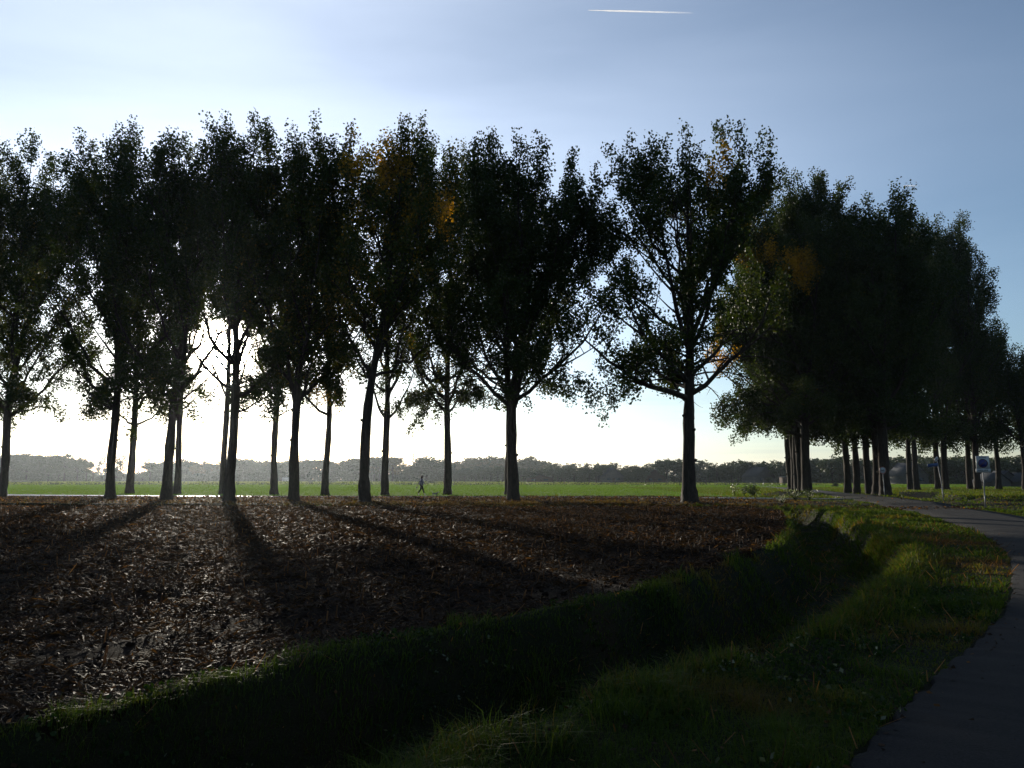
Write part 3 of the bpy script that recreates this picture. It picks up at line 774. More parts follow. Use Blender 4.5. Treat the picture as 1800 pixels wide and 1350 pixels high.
# standing stubble in rows
U = np.arange(-60, 40, .75); st_m = []
us, vs = [], []
for u in U:
    v = np.arange(-20, 60, .17); v = v + r.uniform(-.06, .06, len(v)); us.append(np.full(len(v), u) + r.normal(0, .05, len(v))); vs.append(v)
us, vs = np.concatenate(us), np.concatenate(vs)
x = us * .8 + vs * .6; y = -us * .6 + vs * .8
k = in_view(x, y) & (y < 40) & (y > 3.5) & (r.uniform(0, 1, len(x)) < .42); x, y = x[k], y[k]
k = field_ok(x, y); x, y = x[k], y[k]; N = len(x); z = hgt(x, y)
Hs = r.uniform(.04, .17, N) * (1 + .3 * (r.uniform(0, 1, N) < .15)); ln = r.normal(0, .25, (N, 2)) * Hs[:, None]; rs = r.uniform(.006, .011, N)
ang = np.arange(5) * 2 * pi / 5
ring = np.stack([np.cos(ang), np.sin(ang), 0 * ang], 1)
b0 = np.stack([x, y, z - .03], 1); b1 = b0 + np.concatenate([ln, (Hs + .03)[:, None]], 1)
V = np.concatenate([b0[:, None] + ring[None] * rs[:, None, None] * 1.3, b1[:, None] + ring[None] * rs[:, None, None]], 1).reshape(-1, 3)
o = np.arange(N)[:, None, None] * 10; j = np.arange(5)[None, :, None]; jn = (j + 1) % 5
Q = np.stack(np.broadcast_arrays(o + j, o + jn, o + jn + 5, o + j + 5), -1).reshape(-1, 4)
Pn = (np.arange(N)[:, None] * 10 + 5 + np.arange(5)[None])
tag(mesh_np('maize_stubble', V, [Q, Pn], M['straw'], tint=np.repeat(r.uniform(.3, .9, N), 10)), 'short cut maize stalks standing in rows on the soil', 'stubble', None, 'stuff')
# fallen leaves under the trees and on the verges
x, y = scatter(r, -60, 34, 40, 62, 45, lambda x, y: r.uniform(0, 1, len(x)) < .9 - .87 * sstep((x - 9) / 10))
x2, y2 = scatter(r, -6, 24, 3, 42, 22, lambda x, y: ~inpoly(x, y, FIELD))
x, y = np.concatenate([x, x2]), np.concatenate([y, y2]); N = len(x)
s_ = np.where(y > 38, r.uniform(.07, .16, N), r.uniform(.025, .05, N))
a = r.normal(0, 1, (N, 3)); a[:, 2] *= .35; b = np.cross(a, r.normal(0, .25, (N, 3)) + (0, 0, 1)); a /= np.linalg.norm(a, axis=1)[:, None]; b /= np.linalg.norm(b, axis=1)[:, None]
c = np.stack([x, y, hgt(x, y) + .03 + s_ * .25], 1); a *= s_[:, None] * .55; b *= s_[:, None] * .45
V = np.stack([c - a, c + b, c + a, c - b], 1).reshape(-1, 3)
tag(mesh_np('fallen_leaves', V, np.arange(N * 4).reshape(-1, 4), M['straw'], tint=np.repeat(r.beta(1.5, 2.2, N), 4)), 'brown fallen poplar leaves on the verge and banks', 'leaves', None, 'stuff')
print('stuff done')
# ------------------------------------------------------------------ far treelines
def ball_pts(r, n, c, rad):
    v = r.normal(0, 1, (n, 3)); v /= np.linalg.norm(v, axis=1)[:, None]
    return np.array(c) + v * (r.uniform(.55, 1.0, n) ** .5)[:, None] * np.array(rad)
def far_proto(kind, seed):
    """unit tree about 10 m tall; returns (crown mesh, trunk mesh)"""
    r = np.random.default_rng(seed); C = []; w = MB(); tint0 = .3
    if kind == 'round':
        C.append(ball_pts(r, 26, (0, 0, 6.2), (3.2, 3.2, 3.2)))
        for k in range(9):
            a = r.uniform(0, 6.28); C.append(ball_pts(r, 16, (2.2 * cos(a), 2.2 * sin(a), r.uniform(4.4, 7.8)), (1.8, 1.8, 1.6)))
        cb = 3.0
    elif kind == 'tall':
        for k in range(15):
            a = r.uniform(0, 6.28); z = r.uniform(3.4, 9.2); q = 1.7 * (1 - ((z - 6) / 5) ** 2)
            C.append(ball_pts(r, 14, (q * cos(a), q * sin(a), z), (1.3, 1.3, 1.1)))
        cb = 3.2
    elif kind == 'open':
        for k in range(11):
            a = r.uniform(0, 6.28); z = r.uniform(3.4, 9.4); q = 2.1 * (1 - ((z - 6) / 5) ** 2)
            C.append(ball_pts(r, 7, (q * cos(a), q * sin(a), z), (1.0, 1.0, .8)))
        cb = 3.4
    else:       # bushy to the ground
        for k in range(20):
            a = r.uniform(0, 6.28); z = r.uniform(.8, 8.8); q = 2.6 * (1 - (z / 10.5) ** 2)
            C.append(ball_pts(r, 13, (q * cos(a), q * sin(a), z), (1.6, 1.6, 1.2)))
        cb = 1.5
    C = np.vstack(C)
    w.tube([(0, 0, -.2), (0, 0, .4), (.05, 0, cb), (0, .1, 7.5)], [.34, .24, .18, .05], 7)
    for k in range(6):
        a = k * 1.1 + seed; w.tube([(0, 0, cb - .3 + k * .35), (1.0 * cos(a), 1.0 * sin(a), cb + 1 + k * .4), (1.9 * cos(a), 1.9 * sin(a), cb + 2.2 + k * .5)], [.12, .08, .02], 5)
    base = .25 + .3 * r.uniform(0, 1, len(C)) * .6
    cr = leaves_mesh('crown', C, 12 if kind != 'open' else 10, (.34, .34, .28), .52 if kind != 'open' else .42, M['farleaf'], base, r)
    tk = w.build('trunk', M['bark'])
    return cr, tk
protos = {}
for i, kd in enumerate(['round', 'round', 'round', 'tall', 'tall', 'open', 'bush', 'bush']):
    cr, tk = far_proto(kd, 900 + i); protos.setdefault(kd, []).append((cr, tk))
amber = M['farleaf'].copy(); amber.name = 'distant_autumn_leaves'
for nd in amber.node_tree.nodes:
    if nd.type == 'VALTORGB':
        for e, c in zip(nd.color_ramp.elements, [(.05, .05, .016), (.10, .085, .024), (.16, .09, .03), (.2, .1, .03)]): e.color = (*c, 1)
used_proto = set()
def far_tree(kd, X, Y, H, label, group, r, name='distant_tree', wide=1.0, gold=False):
    v = protos[kd]; q = int(r.integers(0, len(v))); cr, tk = v[q]
    root = empty(name, (X, Y, h1(X, Y) if Y < 120 else 0.0), r.uniform(0, 6.28)); tag(root, label, 'tree' if name != 'shrub' else 'shrub', group)
    sc = H / 9.6; root.scale = (sc * wide, sc * wide, sc)
    first = (kd, q) not in used_proto
    for o in (cr, tk):
        c = o if first else o.copy()
        if not first: COL.objects.link(c)
        c.parent = root
        if gold and o is cr:
            c.material_slots[0].link = 'OBJECT'; c.material_slots[0].material = amber
    used_proto.add((kd, q))
    return root


r = np.random.default_rng(4242)
# (x0, x1, step, distance at x0, at x1, top y at points, kinds, label, group, width, gold probability)
lines = [
    (8, 150, 7.5, 430, 430, [(0, 801), (60, 799), (75, 804), (100, 800), (150, 808)], ['tall', 'tall', 'bush'], 'tall hazy grey tree of the wood at the far left, before the pylon gap', 'wood at the far left', 1.35, 0),
    (262, 470, 8.5, 440, 440, [(262, 813), (300, 809), (360, 812), (420, 807), (470, 808)], ['tall', 'bush', 'bush'], 'blue-grey hazy tree of the long wood behind the sunlit trunks', 'hazy wood under the sun', 1.5, .1),
    (474, 716, 8.5, 430, 410, [(474, 809), (530, 808), (560, 803), (600, 814), (625, 806), (690, 802), (700, 814), (716, 813)], ['tall', 'bush', 'round'], 'grey-green hazy tree of the wood left of the walker', 'wood left of the walker', 1.5, .12),
    (722, 800, 9, 400, 400, [(722, 815), (735, 804), (750, 801), (757, 810), (772, 803), (790, 806), (800, 808)], ['round', 'bush'], 'rounded hazy tree of the group above the small dog', 'wood above the dog', 1.3, 0),
    (806, 1010, 10, 520, 520, [(806, 808), (850, 804), (880, 806), (905, 810), (930, 805), (960, 811), (1010, 816)], ['tall', 'bush', 'round'], 'amber and pale green tree of the farther wood behind the dark rounded row', 'farther autumn wood', 1.6, .6),
    (800, 1000, 10.5, 380, 330, [(800, 821), (850, 818), (870, 816), (900, 820), (960, 817), (1000, 819)], ['round'], 'small round dark tree of the row behind the meadow in mid picture', 'small round trees behind the meadow', 1.15, 0),
    (1008, 1240, 13, 320, 300, [(1008, 817), (1060, 811), (1100, 812), (1115, 818), (1140, 808), (1180, 805), (1240, 809)], ['round', 'round', 'bush'], 'large round dark tree of the row left of the thick lone poplar', 'large round trees left of the lone poplar', 1.2, .04),
    (1250, 1450, 12, 290, 255, [(1250, 813), (1262, 808), (1300, 808), (1350, 808), (1390, 806), (1450, 800)], ['round', 'round', 'bush'], 'dark round tree of the row seen between the lone poplar and the avenue', 'round trees between lone poplar and avenue', 1.25, .06),
    (1462, 1830, 15, 240, 200, [(1462, 797), (1500, 803), (1550, 800), (1650, 797), (1830, 798)], ['round', 'bush', 'round'], 'dark tree of the belt behind the lawn on the right', 'dark tree belt behind the lawn', 1.35, .05)]
for (x0, x1, stp, D0, D1, tops, kinds, lab, grp, wide, gp) in lines:
    px = x0
    while px <= x1:
        q = (px - x0) / (x1 - x0); Y = D0 + (D1 - D0) * q + r.uniform(0, 22)
        X = (px - 900) / 1350 * Y * .9935 + r.normal(0, .3)
        top = np.interp(px, [t[0] for t in tops], [t[1] for t in tops]) + r.uniform(-2.5, 6)
        far_tree(kinds[int(r.integers(0, len(kinds)))], X, Y, height_at(top, Y), lab, grp, r, wide=wide * r.uniform(.9, 1.15), gold=r.uniform() < gp)
        px += stp * r.uniform(.75, 1.25)
for px, top, lab, Y in [(157, 809, 'slender open tree with thin trunk, first left of the distant pylon', 400), (169, 816, 'small thin tree directly left of the distant pylon', 400), (190, 806, 'slim open tree hiding behind the second poplar trunk', 400), (205, 805, 'tall airy tree between the paired poplar trunks on the left', 400),
                        (216, 803, 'airy tree touching the back row trunk right of the pylon', 410), (268, 808, 'airy single tree rising from bushes right of the second pylon', 410)]:
    far_tree('open', (px - 900) / 1350 * Y, Y, height_at(top, Y), lab, None, r, wide=1.0)
for px, top, Y, wd, lab in [(243, 838, 395, 2.2, 'low hazy bush in the gap below the second pylon'), (255, 832, 395, 1.8, 'rounded hazy bush right of the second pylon gap'), (210, 824, 405, 1.8, 'hazy bush filling the space between the paired trunks'),
                            (180, 841, 390, 3.0, 'flat low bush at the foot of the first pylon')]:
    far_tree('bush', (px - 900) / 1350 * Y, Y, max(1.2, height_at(top, Y)), lab, None, r, name='shrub', wide=wd)
for px, Y, H, wd, lab in [(32, 330, .9, 5.0, 'dark clump on the meadow near the left edge'), (52, 330, 1.0, 6.0, 'second dark clump on the meadow near the left edge'), (548, 300, .7, 4, 'small dark clump on the meadow left of the walker'), (586, 300, .9, 5, 'low scrubby clump on the meadow between two trunks'),
                          (760, 260, 1.0, 3.4, 'low dark scrub on the meadow above the dog'), (1463, 150, .8, 2.2, 'dark low clump on the grass in the avenue gap'), (1483, 160, 1.0, 1.6, 'dark clump beside the inner avenue stem')]:
    far_tree('bush', (px - 900) / 1350 * Y, Y, H, lab, None, r, name='shrub', wide=wd)


def leafband(name, pts, hts, depth, per_m, size, label, r, tintb=.3):
    """belt of low growth along a line"""
    P = []; H = []
    for (a, b, ha, hb) in zip(pts[:-1], pts[1:], hts[:-1], hts[1:]):
        a, b = np.array(a), np.array(b); n = int(np.linalg.norm(b - a) * per_m); t = r.uniform(0, 1, n)
        P.append(a + (b - a) * t[:, None]); H.append(ha + (hb - ha) * t)
    P = np.vstack(P); H = np.concatenate(H) * (.7 + .6 * fbm(P[:, 0] * .13, P[:, 1] * .13, 3))
    C = np.stack([P[:, 0] + r.normal(0, .2, len(P)), P[:, 1] + r.uniform(0, depth, len(P)), H * r.uniform(0, 1, len(P)) ** .7], 1)
    o = leaves_mesh(name, C, 3, (.5, .5, .3), size, M['farleaf'], np.full(len(C), tintb), r)
    return tag(o, label, None, None, 'stuff')
leafband('undergrowth', [(-300, 436), (-200, 436), (-150, 425), (-60, 420), (0, 392), (30, 350), (75, 315), (100, 278), (150, 232), (190, 210)], [4.5, 3.2, 4.5, 4, 3.6, 3.2, 2.8, 2.6, 3.2, 3.4], 8, 34, .9,
         'dark undergrowth and hedges along the foot of the far treeline', r)
leafband('distant_woods', [(-900, 900), (-560, 905), (-200, 920), (200, 920), (600, 900), (900, 860)], [9, 8, 10, 9, 12, 12], 20, 10, 2.4, 'pale blue belt of woods on the horizon', r)
# dark reedy ditch line across the meadow, brambles on the mound of clippings
leafband('reeds', [(-170, 196), (-60, 190), (30, 186), (70, 178)], [.35, .3, .35, .3], .6, 9, .30, 'dark rushes along a narrow ditch crossing the meadow', r, .1)

# ------------------------------------------------------------------ buildings under the far trees
Mwall = mat('pale_render', (.30, .29, .27), .9, .2, lambda n, l, b: l.new(ramp(n, l, noise(n, l, 1.5, 4), [(.3, (.045, .042, .04)), (.7, (.075, .072, .068))]), b.inputs['Base Color']))
Mbrick = mat('brown_brick', (.16, .09, .06), .9, .2, lambda n, l, b: l.new(ramp(n, l, noise(n, l, 6, 4), [(.3, (.045, .028, .02)), (.7, (.07, .042, .03))]), b.inputs['Base Color']))
Mroof = mat('grey_roof', (.25, .26, .28), .95, .05, lambda n, l, b: l.new(ramp(n, l, noise(n, l, 3, 4), [(.3, (.035, .038, .042)), (.7, (.06, .063, .068))]), b.inputs['Base Color']))
Mglass = mat('window_glass', (.03, .04, .05), .1, .6)
Mwhite = mat('white_paint', (.75, .76, .78), .4, .4, lambda n, l, b: l.new(ramp(n, l, noise(n, l, 3, 3), [(.3, (.28, .29, .30)), (.7, (.40, .41, .42))]), b.inputs['Base Color']))
def house(px, Y, wx, dy, eave, ridge, rz, label, wm, name='house', cat='house'):
    X = (px - 900) / 1350 * Y; z = .1 if Y < 125 else 0
    t = empty(name, (X, Y, z), rz); tag(t, label, cat)
    w = MB(); hx, hy = wx / 2, dy / 2
    w.add([(-hx, -hy, 0), (hx, -hy, 0), (hx, hy, 0), (-hx, hy, 0), (-hx, -hy, eave), (hx, -hy, eave), (hx, hy, eave), (-hx, hy, eave), (0, -hy, ridge), (0, hy, ridge)],
          [[0, 1, 5, 4], [1, 2, 6, 5], [2, 3, 7, 6], [3, 0, 4, 7]], [[4, 5, 8], [6, 7, 9]])
    w.build('wall', wm, t)
    f = MB(); an = math.atan2(ridge - eave, hx); ln = math.hypot(hx, ridge - eave) + .35
    for s in (-1, 1):
        f.box(s * (hx / 2 + .1), 0, (eave + ridge) / 2 + .08, ln, dy + .5, .10, 0, s * an)
    f.build('roof', Mroof, t)
    if eave > 1.7:
        for k, xx in enumerate((-hx * .45, hx * .45)):
            m_ = MB(); m_.box(xx, -hy - .02, eave * .55, wx * .16, .06, eave * .36); m_.build('window', Mglass, t)
        m_ = MB(); m_.box(0, -hy - .02, eave * .38, wx * .1, .07, eave * .76); m_.build('door', Mbrick, t)
    return t
house(1070, 318, 9, 8, 2.4, 5.8, .3, 'small house with pale gable glimpsed under the round trees in mid picture', Mwall)
house(948, 352, 12, 7, 1.9, 3.2, 0, 'long low building with a pale roof line under the small round trees', Mbrick)
house(1150, 312, 8, 7, 2.2, 5.2, -.2, 'brick house half hidden left of the thick lone poplar', Mbrick)
house(1330, 280, 9, 7, 2.3, 5.6, .5, 'small house with pale gable behind the field fence', Mwall)
house(1386, 248, 5.5, 5, 2.0, 2.2, 0, 'flat grey shed just left of the bunched avenue trunks', Mbrick, 'shed', 'shed')
house(1590, 222, 8, 7, 2.4, 5.9, .2, 'pale house in the shade behind the massive poplar', Mwall)
house(1736, 150, 4.2, 5, .9, 2.5, .12, 'low shed with a grey gable roof right behind the parking sign', Mwall, 'shed', 'shed')
house(1754, 152, 5.0, 5, .9, 2.9, -.1, 'low shed with the widest pale gable at the far right', Mwall, 'shed', 'shed')
house(1779, 150, 4.2, 5, .9, 2.5, .2, 'low shed with a grey gable roof next to the right edge', Mwall, 'shed', 'shed')

# small white trailer far off
X, Y = (505 - 900) / 1350 * 400, 400
t = empty('trailer', (X, Y, 0), .1); tag(t, 'tiny white box trailer parked before the hazy wood', 'trailer')
m_ = MB(); m_.box(0, 0, 1.25, 3.2, 1.8, 1.7); m_.box(0, 0, 2.13, 3.0, 1.7, .08); m_.build('body', Mwhite, t)
Mrub = mat('rubber', (.02, .02, .02), .8)
for sx in (-.6, .6):
    m_ = MB(); m_.tube([(sx, -.95, .34), (sx, -.72, .34)], .34, 14); m_.build('wheel', Mrub, t)
m_ = MB(); m_.tube([(1.6, 0, .5), (2.6, 0, .45)], .06, 6); m_.build('drawbar', Mrub, t)

# ------------------------------------------------------------------ pylons, mast, fence
Msteel = mat('galvanised_steel', (.30, .31, .32), .5, .5, lambda n, l, b: l.new(ramp(n, l, noise(n, l, 4, 4), [(.3, (.11, .11, .115)), (.7, (.20, .20, .205))]), b.inputs['Base Color']))
def pylon(px, top, Y, label):
    X = (px - 900) / 1350 * Y; H = height_at(top, Y)
    t = empty('pylon', (X, Y, 0), 0); tag(t, label, 'pylon', 'lattice pylons on the horizon')
    m_ = MB(); c = np.array([[-1, -1], [1, -1], [1, 1], [-1, 1]]); hs = [0, .3, .5, .68, .8, .9, 1.0]; wd = [.105, .06, .045, .035, .03, .025, .012]
    for a, b, wa, wb in zip(hs[:-1], hs[1:], wd[:-1], wd[1:]):
        for i in range(4):
            p, q = c[i] * wa * H, c[(i + 1) % 4] * wa * H; u, v = c[i] * wb * H, c[(i + 1) % 4] * wb * H
            m_.tube([(*p, a * H), (*u, b * H)], .28, 4); m_.tube([(*p, a * H), (*v, b * H)], .16, 4); m_.tube([(*q, a * H), (*u, b * H)], .16, 4)
    m_.build('tower', Msteel, t)
    for z, l in ((.68, .24), (.8, .17), (.9, .22)):
        m_ = MB(); m_.tube([(-l * H, 0, z * H), (0, 0, z * H + .02 * H), (l * H, 0, z * H)], .3, 4); m_.tube([(-l * H, 0, z * H), (l * H, 0, z * H - .01 * H)], .25, 4); m_.build('crossarm', Msteel, t)
    return X, Y, H
pA = pylon(178, 812, 1150, 'hazy lattice pylon in the gap left of the second poplar trunk')
pB = pylon(248, 816, 1300, 'faint lattice pylon in the gap between trunk and bushes, right of the other pylon')
m_ = MB()
for sx in (-.2, .2):
    for z in (.68, .9):
        a = np.array([pA[0] + sx * pA[2], pA[1], z * pA[2]]); b = np.array([pB[0] + sx * pB[2], pB[1], z * pB[2]]); t_ = np.linspace(-1.2, 2.2, 40)[:, None]
        P = a + (b - a) * t_; P[:, 2] -= 12 * ((t_[:, 0] % 1) * (1 - t_[:, 0] % 1)); m_.tube(P, .07, 4)
tag(m_.build('power_line', Msteel), 'thin sagging cables strung past the two pylons', 'cable')
X, Y = (727 - 900) / 1350 * 620, 620
t = empty('radio_mast', (X, Y, 0)); tag(t, 'thin radio mast above the treetops left of the walker', 'mast')
H = height_at(796, Y); m_ = MB(); m_.tube([(0, 0, 0), (0, 0, H * .9), (0, 0, H)], [.45, .28, .1], 6); m_.build('pole', Msteel, t)
m_ = MB()
for z in (.86, .93): m_.box(0, 0, H * z, 1.1, .5, 1.0)
m_.build('antenna', Msteel, t)

Mwood = mat('weathered_wood', (.10, .085, .065), .9, .2, lambda n, l, b: l.new(ramp(n, l, noise(n, l, 9, 5), [(.3, (.06, .05, .04)), (.7, (.14, .12, .09))]), b.inputs['Base Color']))
fp = []
for px in list(range(1000, 1400, 17)):
    Y = np.interp(px, [1000, 1400], [250, 215]); fp.append(((px + r.normal(0, 1.5) - 900) / 1350 * Y, Y))
t = empty('wire_fence', (fp[0][0], fp[0][1], 0)); tag(t, 'low wire fence on thin posts across the far side of the meadow', 'fence')
for k, (X, Y) in enumerate(fp):
    hh = 1.0 * r.uniform(.85, 1.15) * (1.35 if k % 7 == 3 else 1); m_ = MB(); dx = r.normal(0, .05)
    m_.tube([(X - fp[0][0], Y - fp[0][1], -.1), (X - fp[0][0] + dx, Y - fp[0][1], hh)], .09 if k % 7 != 3 else .16, 6); m_.build('post', Mwood, t)
m_ = MB()
for z in (.45, .85): m_.tube([(X - fp[0][0], Y - fp[0][1], z) for X, Y in fp], .012, 4)
m_.build('wire', Msteel, t)
for px, Y, hh, lab in [(805, 330, 1.6, 'single post on the meadow just right of the walker\'s tree'), (939, 300, 1.6, 'single post on the meadow right of the broad middle trunk'), (991, 250, 1.7, 'leaning post with a stub at the left end of the wire fence'), (1238, 210, 1.4, 'single dark post on the meadow right of the thick lone poplar')]:
    X = (px - 900) / 1350 * Y; m_ = MB(); m_.tube([(0, 0, -.2), (0, 0, hh * .5), (.12 if px == 991 else .02, 0, hh)], [.17, .16, .15], 7); o = m_.build('fence_post', Mwood); o.location = (X, Y, 0); tag(o, lab, 'post', 'single posts on the meadow')

# ------------------------------------------------------------------ signs
def flat(name, m_, mt, parent, loc=(0, 0, 0), rz=0, ry=0):
    o = m_.build(name, mt, parent); o.location = loc; o.rotation_euler = (0, ry, rz); return o
def disc(m_, cx, y, cz, rad, k=32, th=.004, r0=0.0):
    a = np.arange(k) * 2 * pi / k
    if r0 > 0:
        V = []
        for yy in (y, y - th):
            for q in (r0, rad): V += [(cx + q * cos(t), yy, cz + q * sin(t)) for t in a]
        i = np.arange(k); j = (i + 1) % k
        Q = np.vstack([np.stack([2 * k + i, 2 * k + j, 3 * k + j, 3 * k + i], 1), np.stack([k + i, k + j, 3 * k + j, 3 * k + i], 1), np.stack([i, j, 2 * k + j, 2 * k + i], 1)])
        m_.add(V, Q)
    else: m_.tube([(cx, y, cz), (cx, y - th, cz)], rad, k)
def text_mesh(name, s, size, mt, parent, loc, ext=.001):
    c = bpy.data.curves.new(name, 'FONT'); c.body = s; c.size = size; c.extrude = ext; c.align_x = 'CENTER'; c.align_y = 'CENTER'
    o = bpy.data.objects.new(name, c); COL.objects.link(o); dg = bpy.context.evaluated_depsgraph_get(); me = bpy.data.meshes.new_from_object(o.evaluated_get(dg)); bpy.data.objects.remove(o)
    me.materials.clear(); me.materials.append(mt); o = bpy.data.objects.new(name, me); COL.objects.link(o); o.parent = parent; o.location = loc; o.rotation_euler = (pi / 2, 0, 0); return o
Mblue = mat('sign_blue', (.010, .015, .12), .4, .5); Mred = mat('sign_red', (.05, .008, .015), .4, .5); Mblk = mat('sign_black', (.02, .02, .02), .5, .4); Mplate = mat('street_blue', (.015, .05, .15), .4, .5)

X, Y = 25.1, 41.2; z = h1(X, Y)
t = empty('parking_sign', (X, Y, z), -.28); tag(t, 'tall white panel sign with a blue disc and a text plate below', 'sign')
m_ = MB(); m_.tube([(0, 0, -.2), (0, 0, 2.78)], .026, 10); m_.tube([(0, 0, -.1), (0, 0, .95)], .032, 10); m_.build('pole', Msteel, t, True)
p = MB(); p.box(0, -.07, 2.42, .62, .07, .66); pn = p.build('panel', Mwhite, t)
m_ = MB(); disc(m_, 0, -.108, 2.36, .20); m_.build('blue_disc', Mblue, pn)
m_ = MB(); disc(m_, 0, -.1085, 2.36, .235, 32, .006, .195); m_.build('red_ring', Mred, pn)
m_ = MB(); m_.box(0, -.115, 2.36, .44, .003, .04, 0, R(-45)); m_.build('slash', Mred, pn)
text_mesh('lettering', 'ZONE', .13, Mblk, pn, (0, -.108, 2.67))
p = MB(); p.box(0, -.07, 1.98, .68, .07, .20); pl = p.build('lower_plate', Mwhite, t)
m_ = MB(); xx = -.25
for k, w_ in enumerate([.05, .03, .05, .02, .04, None, .03, .05, .04, .05]):
    if w_ is None: xx += .04; continue
    m_.box(xx + w_ / 2, -.107, 2.0 + (k % 3 - 1) * .004, w_ * .8, .004, .045 + .012 * (k % 2)); xx += w_ + .008
m_.build('lettering', Mblk, pl)
m_ = MB(); m_.box(0, -.03, 2.6, .1, .02, .05); m_.box(0, -.03, 2.0, .1, .02, .05); m_.build('bracket', Msteel, t)

X, Y = ground_at(1659, 881); z = h1(X, Y)
t = empty('street_name_sign', (X, Y, z), 0); tag(t, 'leaning pole with a blue street name plate and a tilted white plate on top', 'sign')
m_ = MB(); m_.tube([(0, 0, -.2), (-.06, 0, 1.0), (-.26, 0, 2.62)], .026, 10); m_.tube([(0, 0, -.1), (-.055, 0, .95)], .034, 10); m_.build('pole', Msteel, t, True)
m_ = MB(); m_.box(0, 0, 0, .66, .03, .20); flat('blue_plate', m_, Mplate, t, (-.58, -.03, 2.30), 0, R(-6))
m_ = MB(); m_.box(0, 0, 0, .34, .03, .20); wp = flat('white_plate', m_, Mwhite, t, (-.32, -.03, 2.68), .45, R(-32))
m_ = MB(); m_.box(0, -.018, 0, .22, .004, .035); m_.build('lettering', Mblk, wp)

X, Y = ground_at(1555.5, 872); z = h1(X, Y)
t = empty('round_traffic_sign', (X, Y, z), 0.1); tag(t, 'round white sign with a dark symbol on a grey pole before the massive poplar', 'sign')
m_ = MB(); m_.tube([(0, 0, -.2), (-.08, 0, 2.1)], .026, 10); m_.tube([(0, 0, -.1), (-.035, 0, .85)], .034, 10); m_.build('pole', Msteel, t, True)
m_ = MB(); m_.tube([(-.09, -.03, 2.14), (-.09, -.05, 2.14)], .29, 32); fc = m_.build('sign_face', Mwhite, t)
m_ = MB(); disc(m_, -.09, -.051, 2.14, .30, 32, .008, .24); m_.build('rim', mat('faded_red', (.34, .16, .14), .5, .4), fc)
m_ = MB()
m_.box(-.16, -.054, 2.12, .13, .004, .05); m_.box(-.16, -.054, 2.165, .08, .004, .04); disc(m_, -.20, -.054, 2.09, .025, 12); disc(m_, -.12, -.054, 2.09, .025, 12)
m_.box(-.02, -.054, 2.13, .10, .004, .03, 0, .3); disc(m_, -.06, -.054, 2.09, .028, 12); disc(m_, .02, -.054, 2.09, .028, 12); m_.box(-.02, -.054, 2.18, .03, .004, .07, 0, .2)
m_.build('symbol', Mblk, fc)

# ------------------------------------------------------------------ weeds on the verge and clippings
Mweed = leaf_mat('weed_leaves', [(0, (.03, .05, .02)), (.6, (.07, .10, .04)), (1, (.6, .62, .6))], .35, .35, .7)  # near-white end of the ramp paints backlit glints on some leaves
def weed(px, py, H, n, spread, label, group, seed, glint_share=.2, lf=.08):
    r = np.random.default_rng(seed); X, Y = ground_at(px, py); z = h1(X, Y)
    t = empty('weed', (X, Y, z)); tag(t, label, 'weed', group); st_ = MB(); C = []
    for i in range(n):
        a = r.uniform(0, 6.28); q = r.uniform(.1, 1) * spread; hh = H * r.uniform(.55, 1)
        P = bez(np.zeros(3), np.array([q * cos(a) * .3, q * sin(a) * .3, hh * .6]), np.array([q * cos(a), q * sin(a), hh]), 6); st_.tube(P, np.linspace(.014, .005, 6), 4)
        for k in range(2, 6): C.append(P[k] + r.normal(0, .03, 3))
    st_.build('stem', M['grass'], t)
    C = np.array(C); c = leaves_mesh('foliage', C, 5, (.05, .05, .04), lf, Mweed, np.where(r.uniform(0, 1, len(C)) < glint_share, .95, .4), r); c.parent = t
weed(1292, 873.5, 1.5, 4, .30, 'tall thin weed with pale painted glints at the meadow edge', None, 1, .35, .10)
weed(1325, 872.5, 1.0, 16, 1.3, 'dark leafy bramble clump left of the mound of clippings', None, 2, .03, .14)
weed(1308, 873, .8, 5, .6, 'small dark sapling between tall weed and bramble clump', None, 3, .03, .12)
weed(1398, 882, .75, 18, .75, 'weed with many pale leaves painted as glints at the ditch bend', None, 4, .3, .05)
weed(1423, 881, .75, 12, .5, 'weed clump with painted glints right beside the road mouth', None, 5, .3, .05)
weed(1375, 885, .4, 10, .5, 'low weed with painted glints left of the ditch bend', None, 6, .4, .05)

# ------------------------------------------------------------------ walker and dog
def skel(name, J, E, mt, parent=None, lv=2):
    me = bpy.data.meshes.new(name); me.from_pydata([j[:3] for j in J], E, []); me.materials.append(mt)
    o = bpy.data.objects.new(name, me); COL.objects.link(o)
    sk = o.modifiers.new('skin', 'SKIN'); sk.use_smooth_shade = True; sk.branch_smoothing = .4
    for i, j in enumerate(J):
        q = j[3] if isinstance(j[3], tuple) else (j[3], j[3]); me.skin_vertices[0].data[i].radius = q
    me.skin_vertices[0].data[0].use_root = True
    ss = o.modifiers.new('sub', 'SUBSURF'); ss.levels = lv; ss.render_levels = lv
    dg = bpy.context.evaluated_depsgraph_get(); m2 = bpy.data.meshes.new_from_object(o.evaluated_get(dg)); o.modifiers.clear(); o.data = m2
    m2.materials.clear(); m2.materials.append(mt)
    for p_ in m2.polygons: p_.use_smooth = True
    if parent: o.parent = parent
    return o
Mskin = mat('skin', (.42, .26, .19), .6, .3); Mjack = mat('grey_violet_jacket', (.16, .14, .22), .8, .2, lambda n, l, b: l.new(ramp(n, l, noise(n, l, 14, 3), [(.3, (.12, .105, .17)), (.7, (.19, .165, .25))]), b.inputs['Base Color']))
Mtrou = mat('dark_trousers', (.012, .012, .016), .85, .2); Mhair = mat('dark_hair', (.018, .012, .009), .6, .3); Mshoe = mat('white_shoes', (.6, .6, .6), .5, .3)
PX, PY = ground_at(740.5, 871.6); pz = h1(PX, PY) + .02
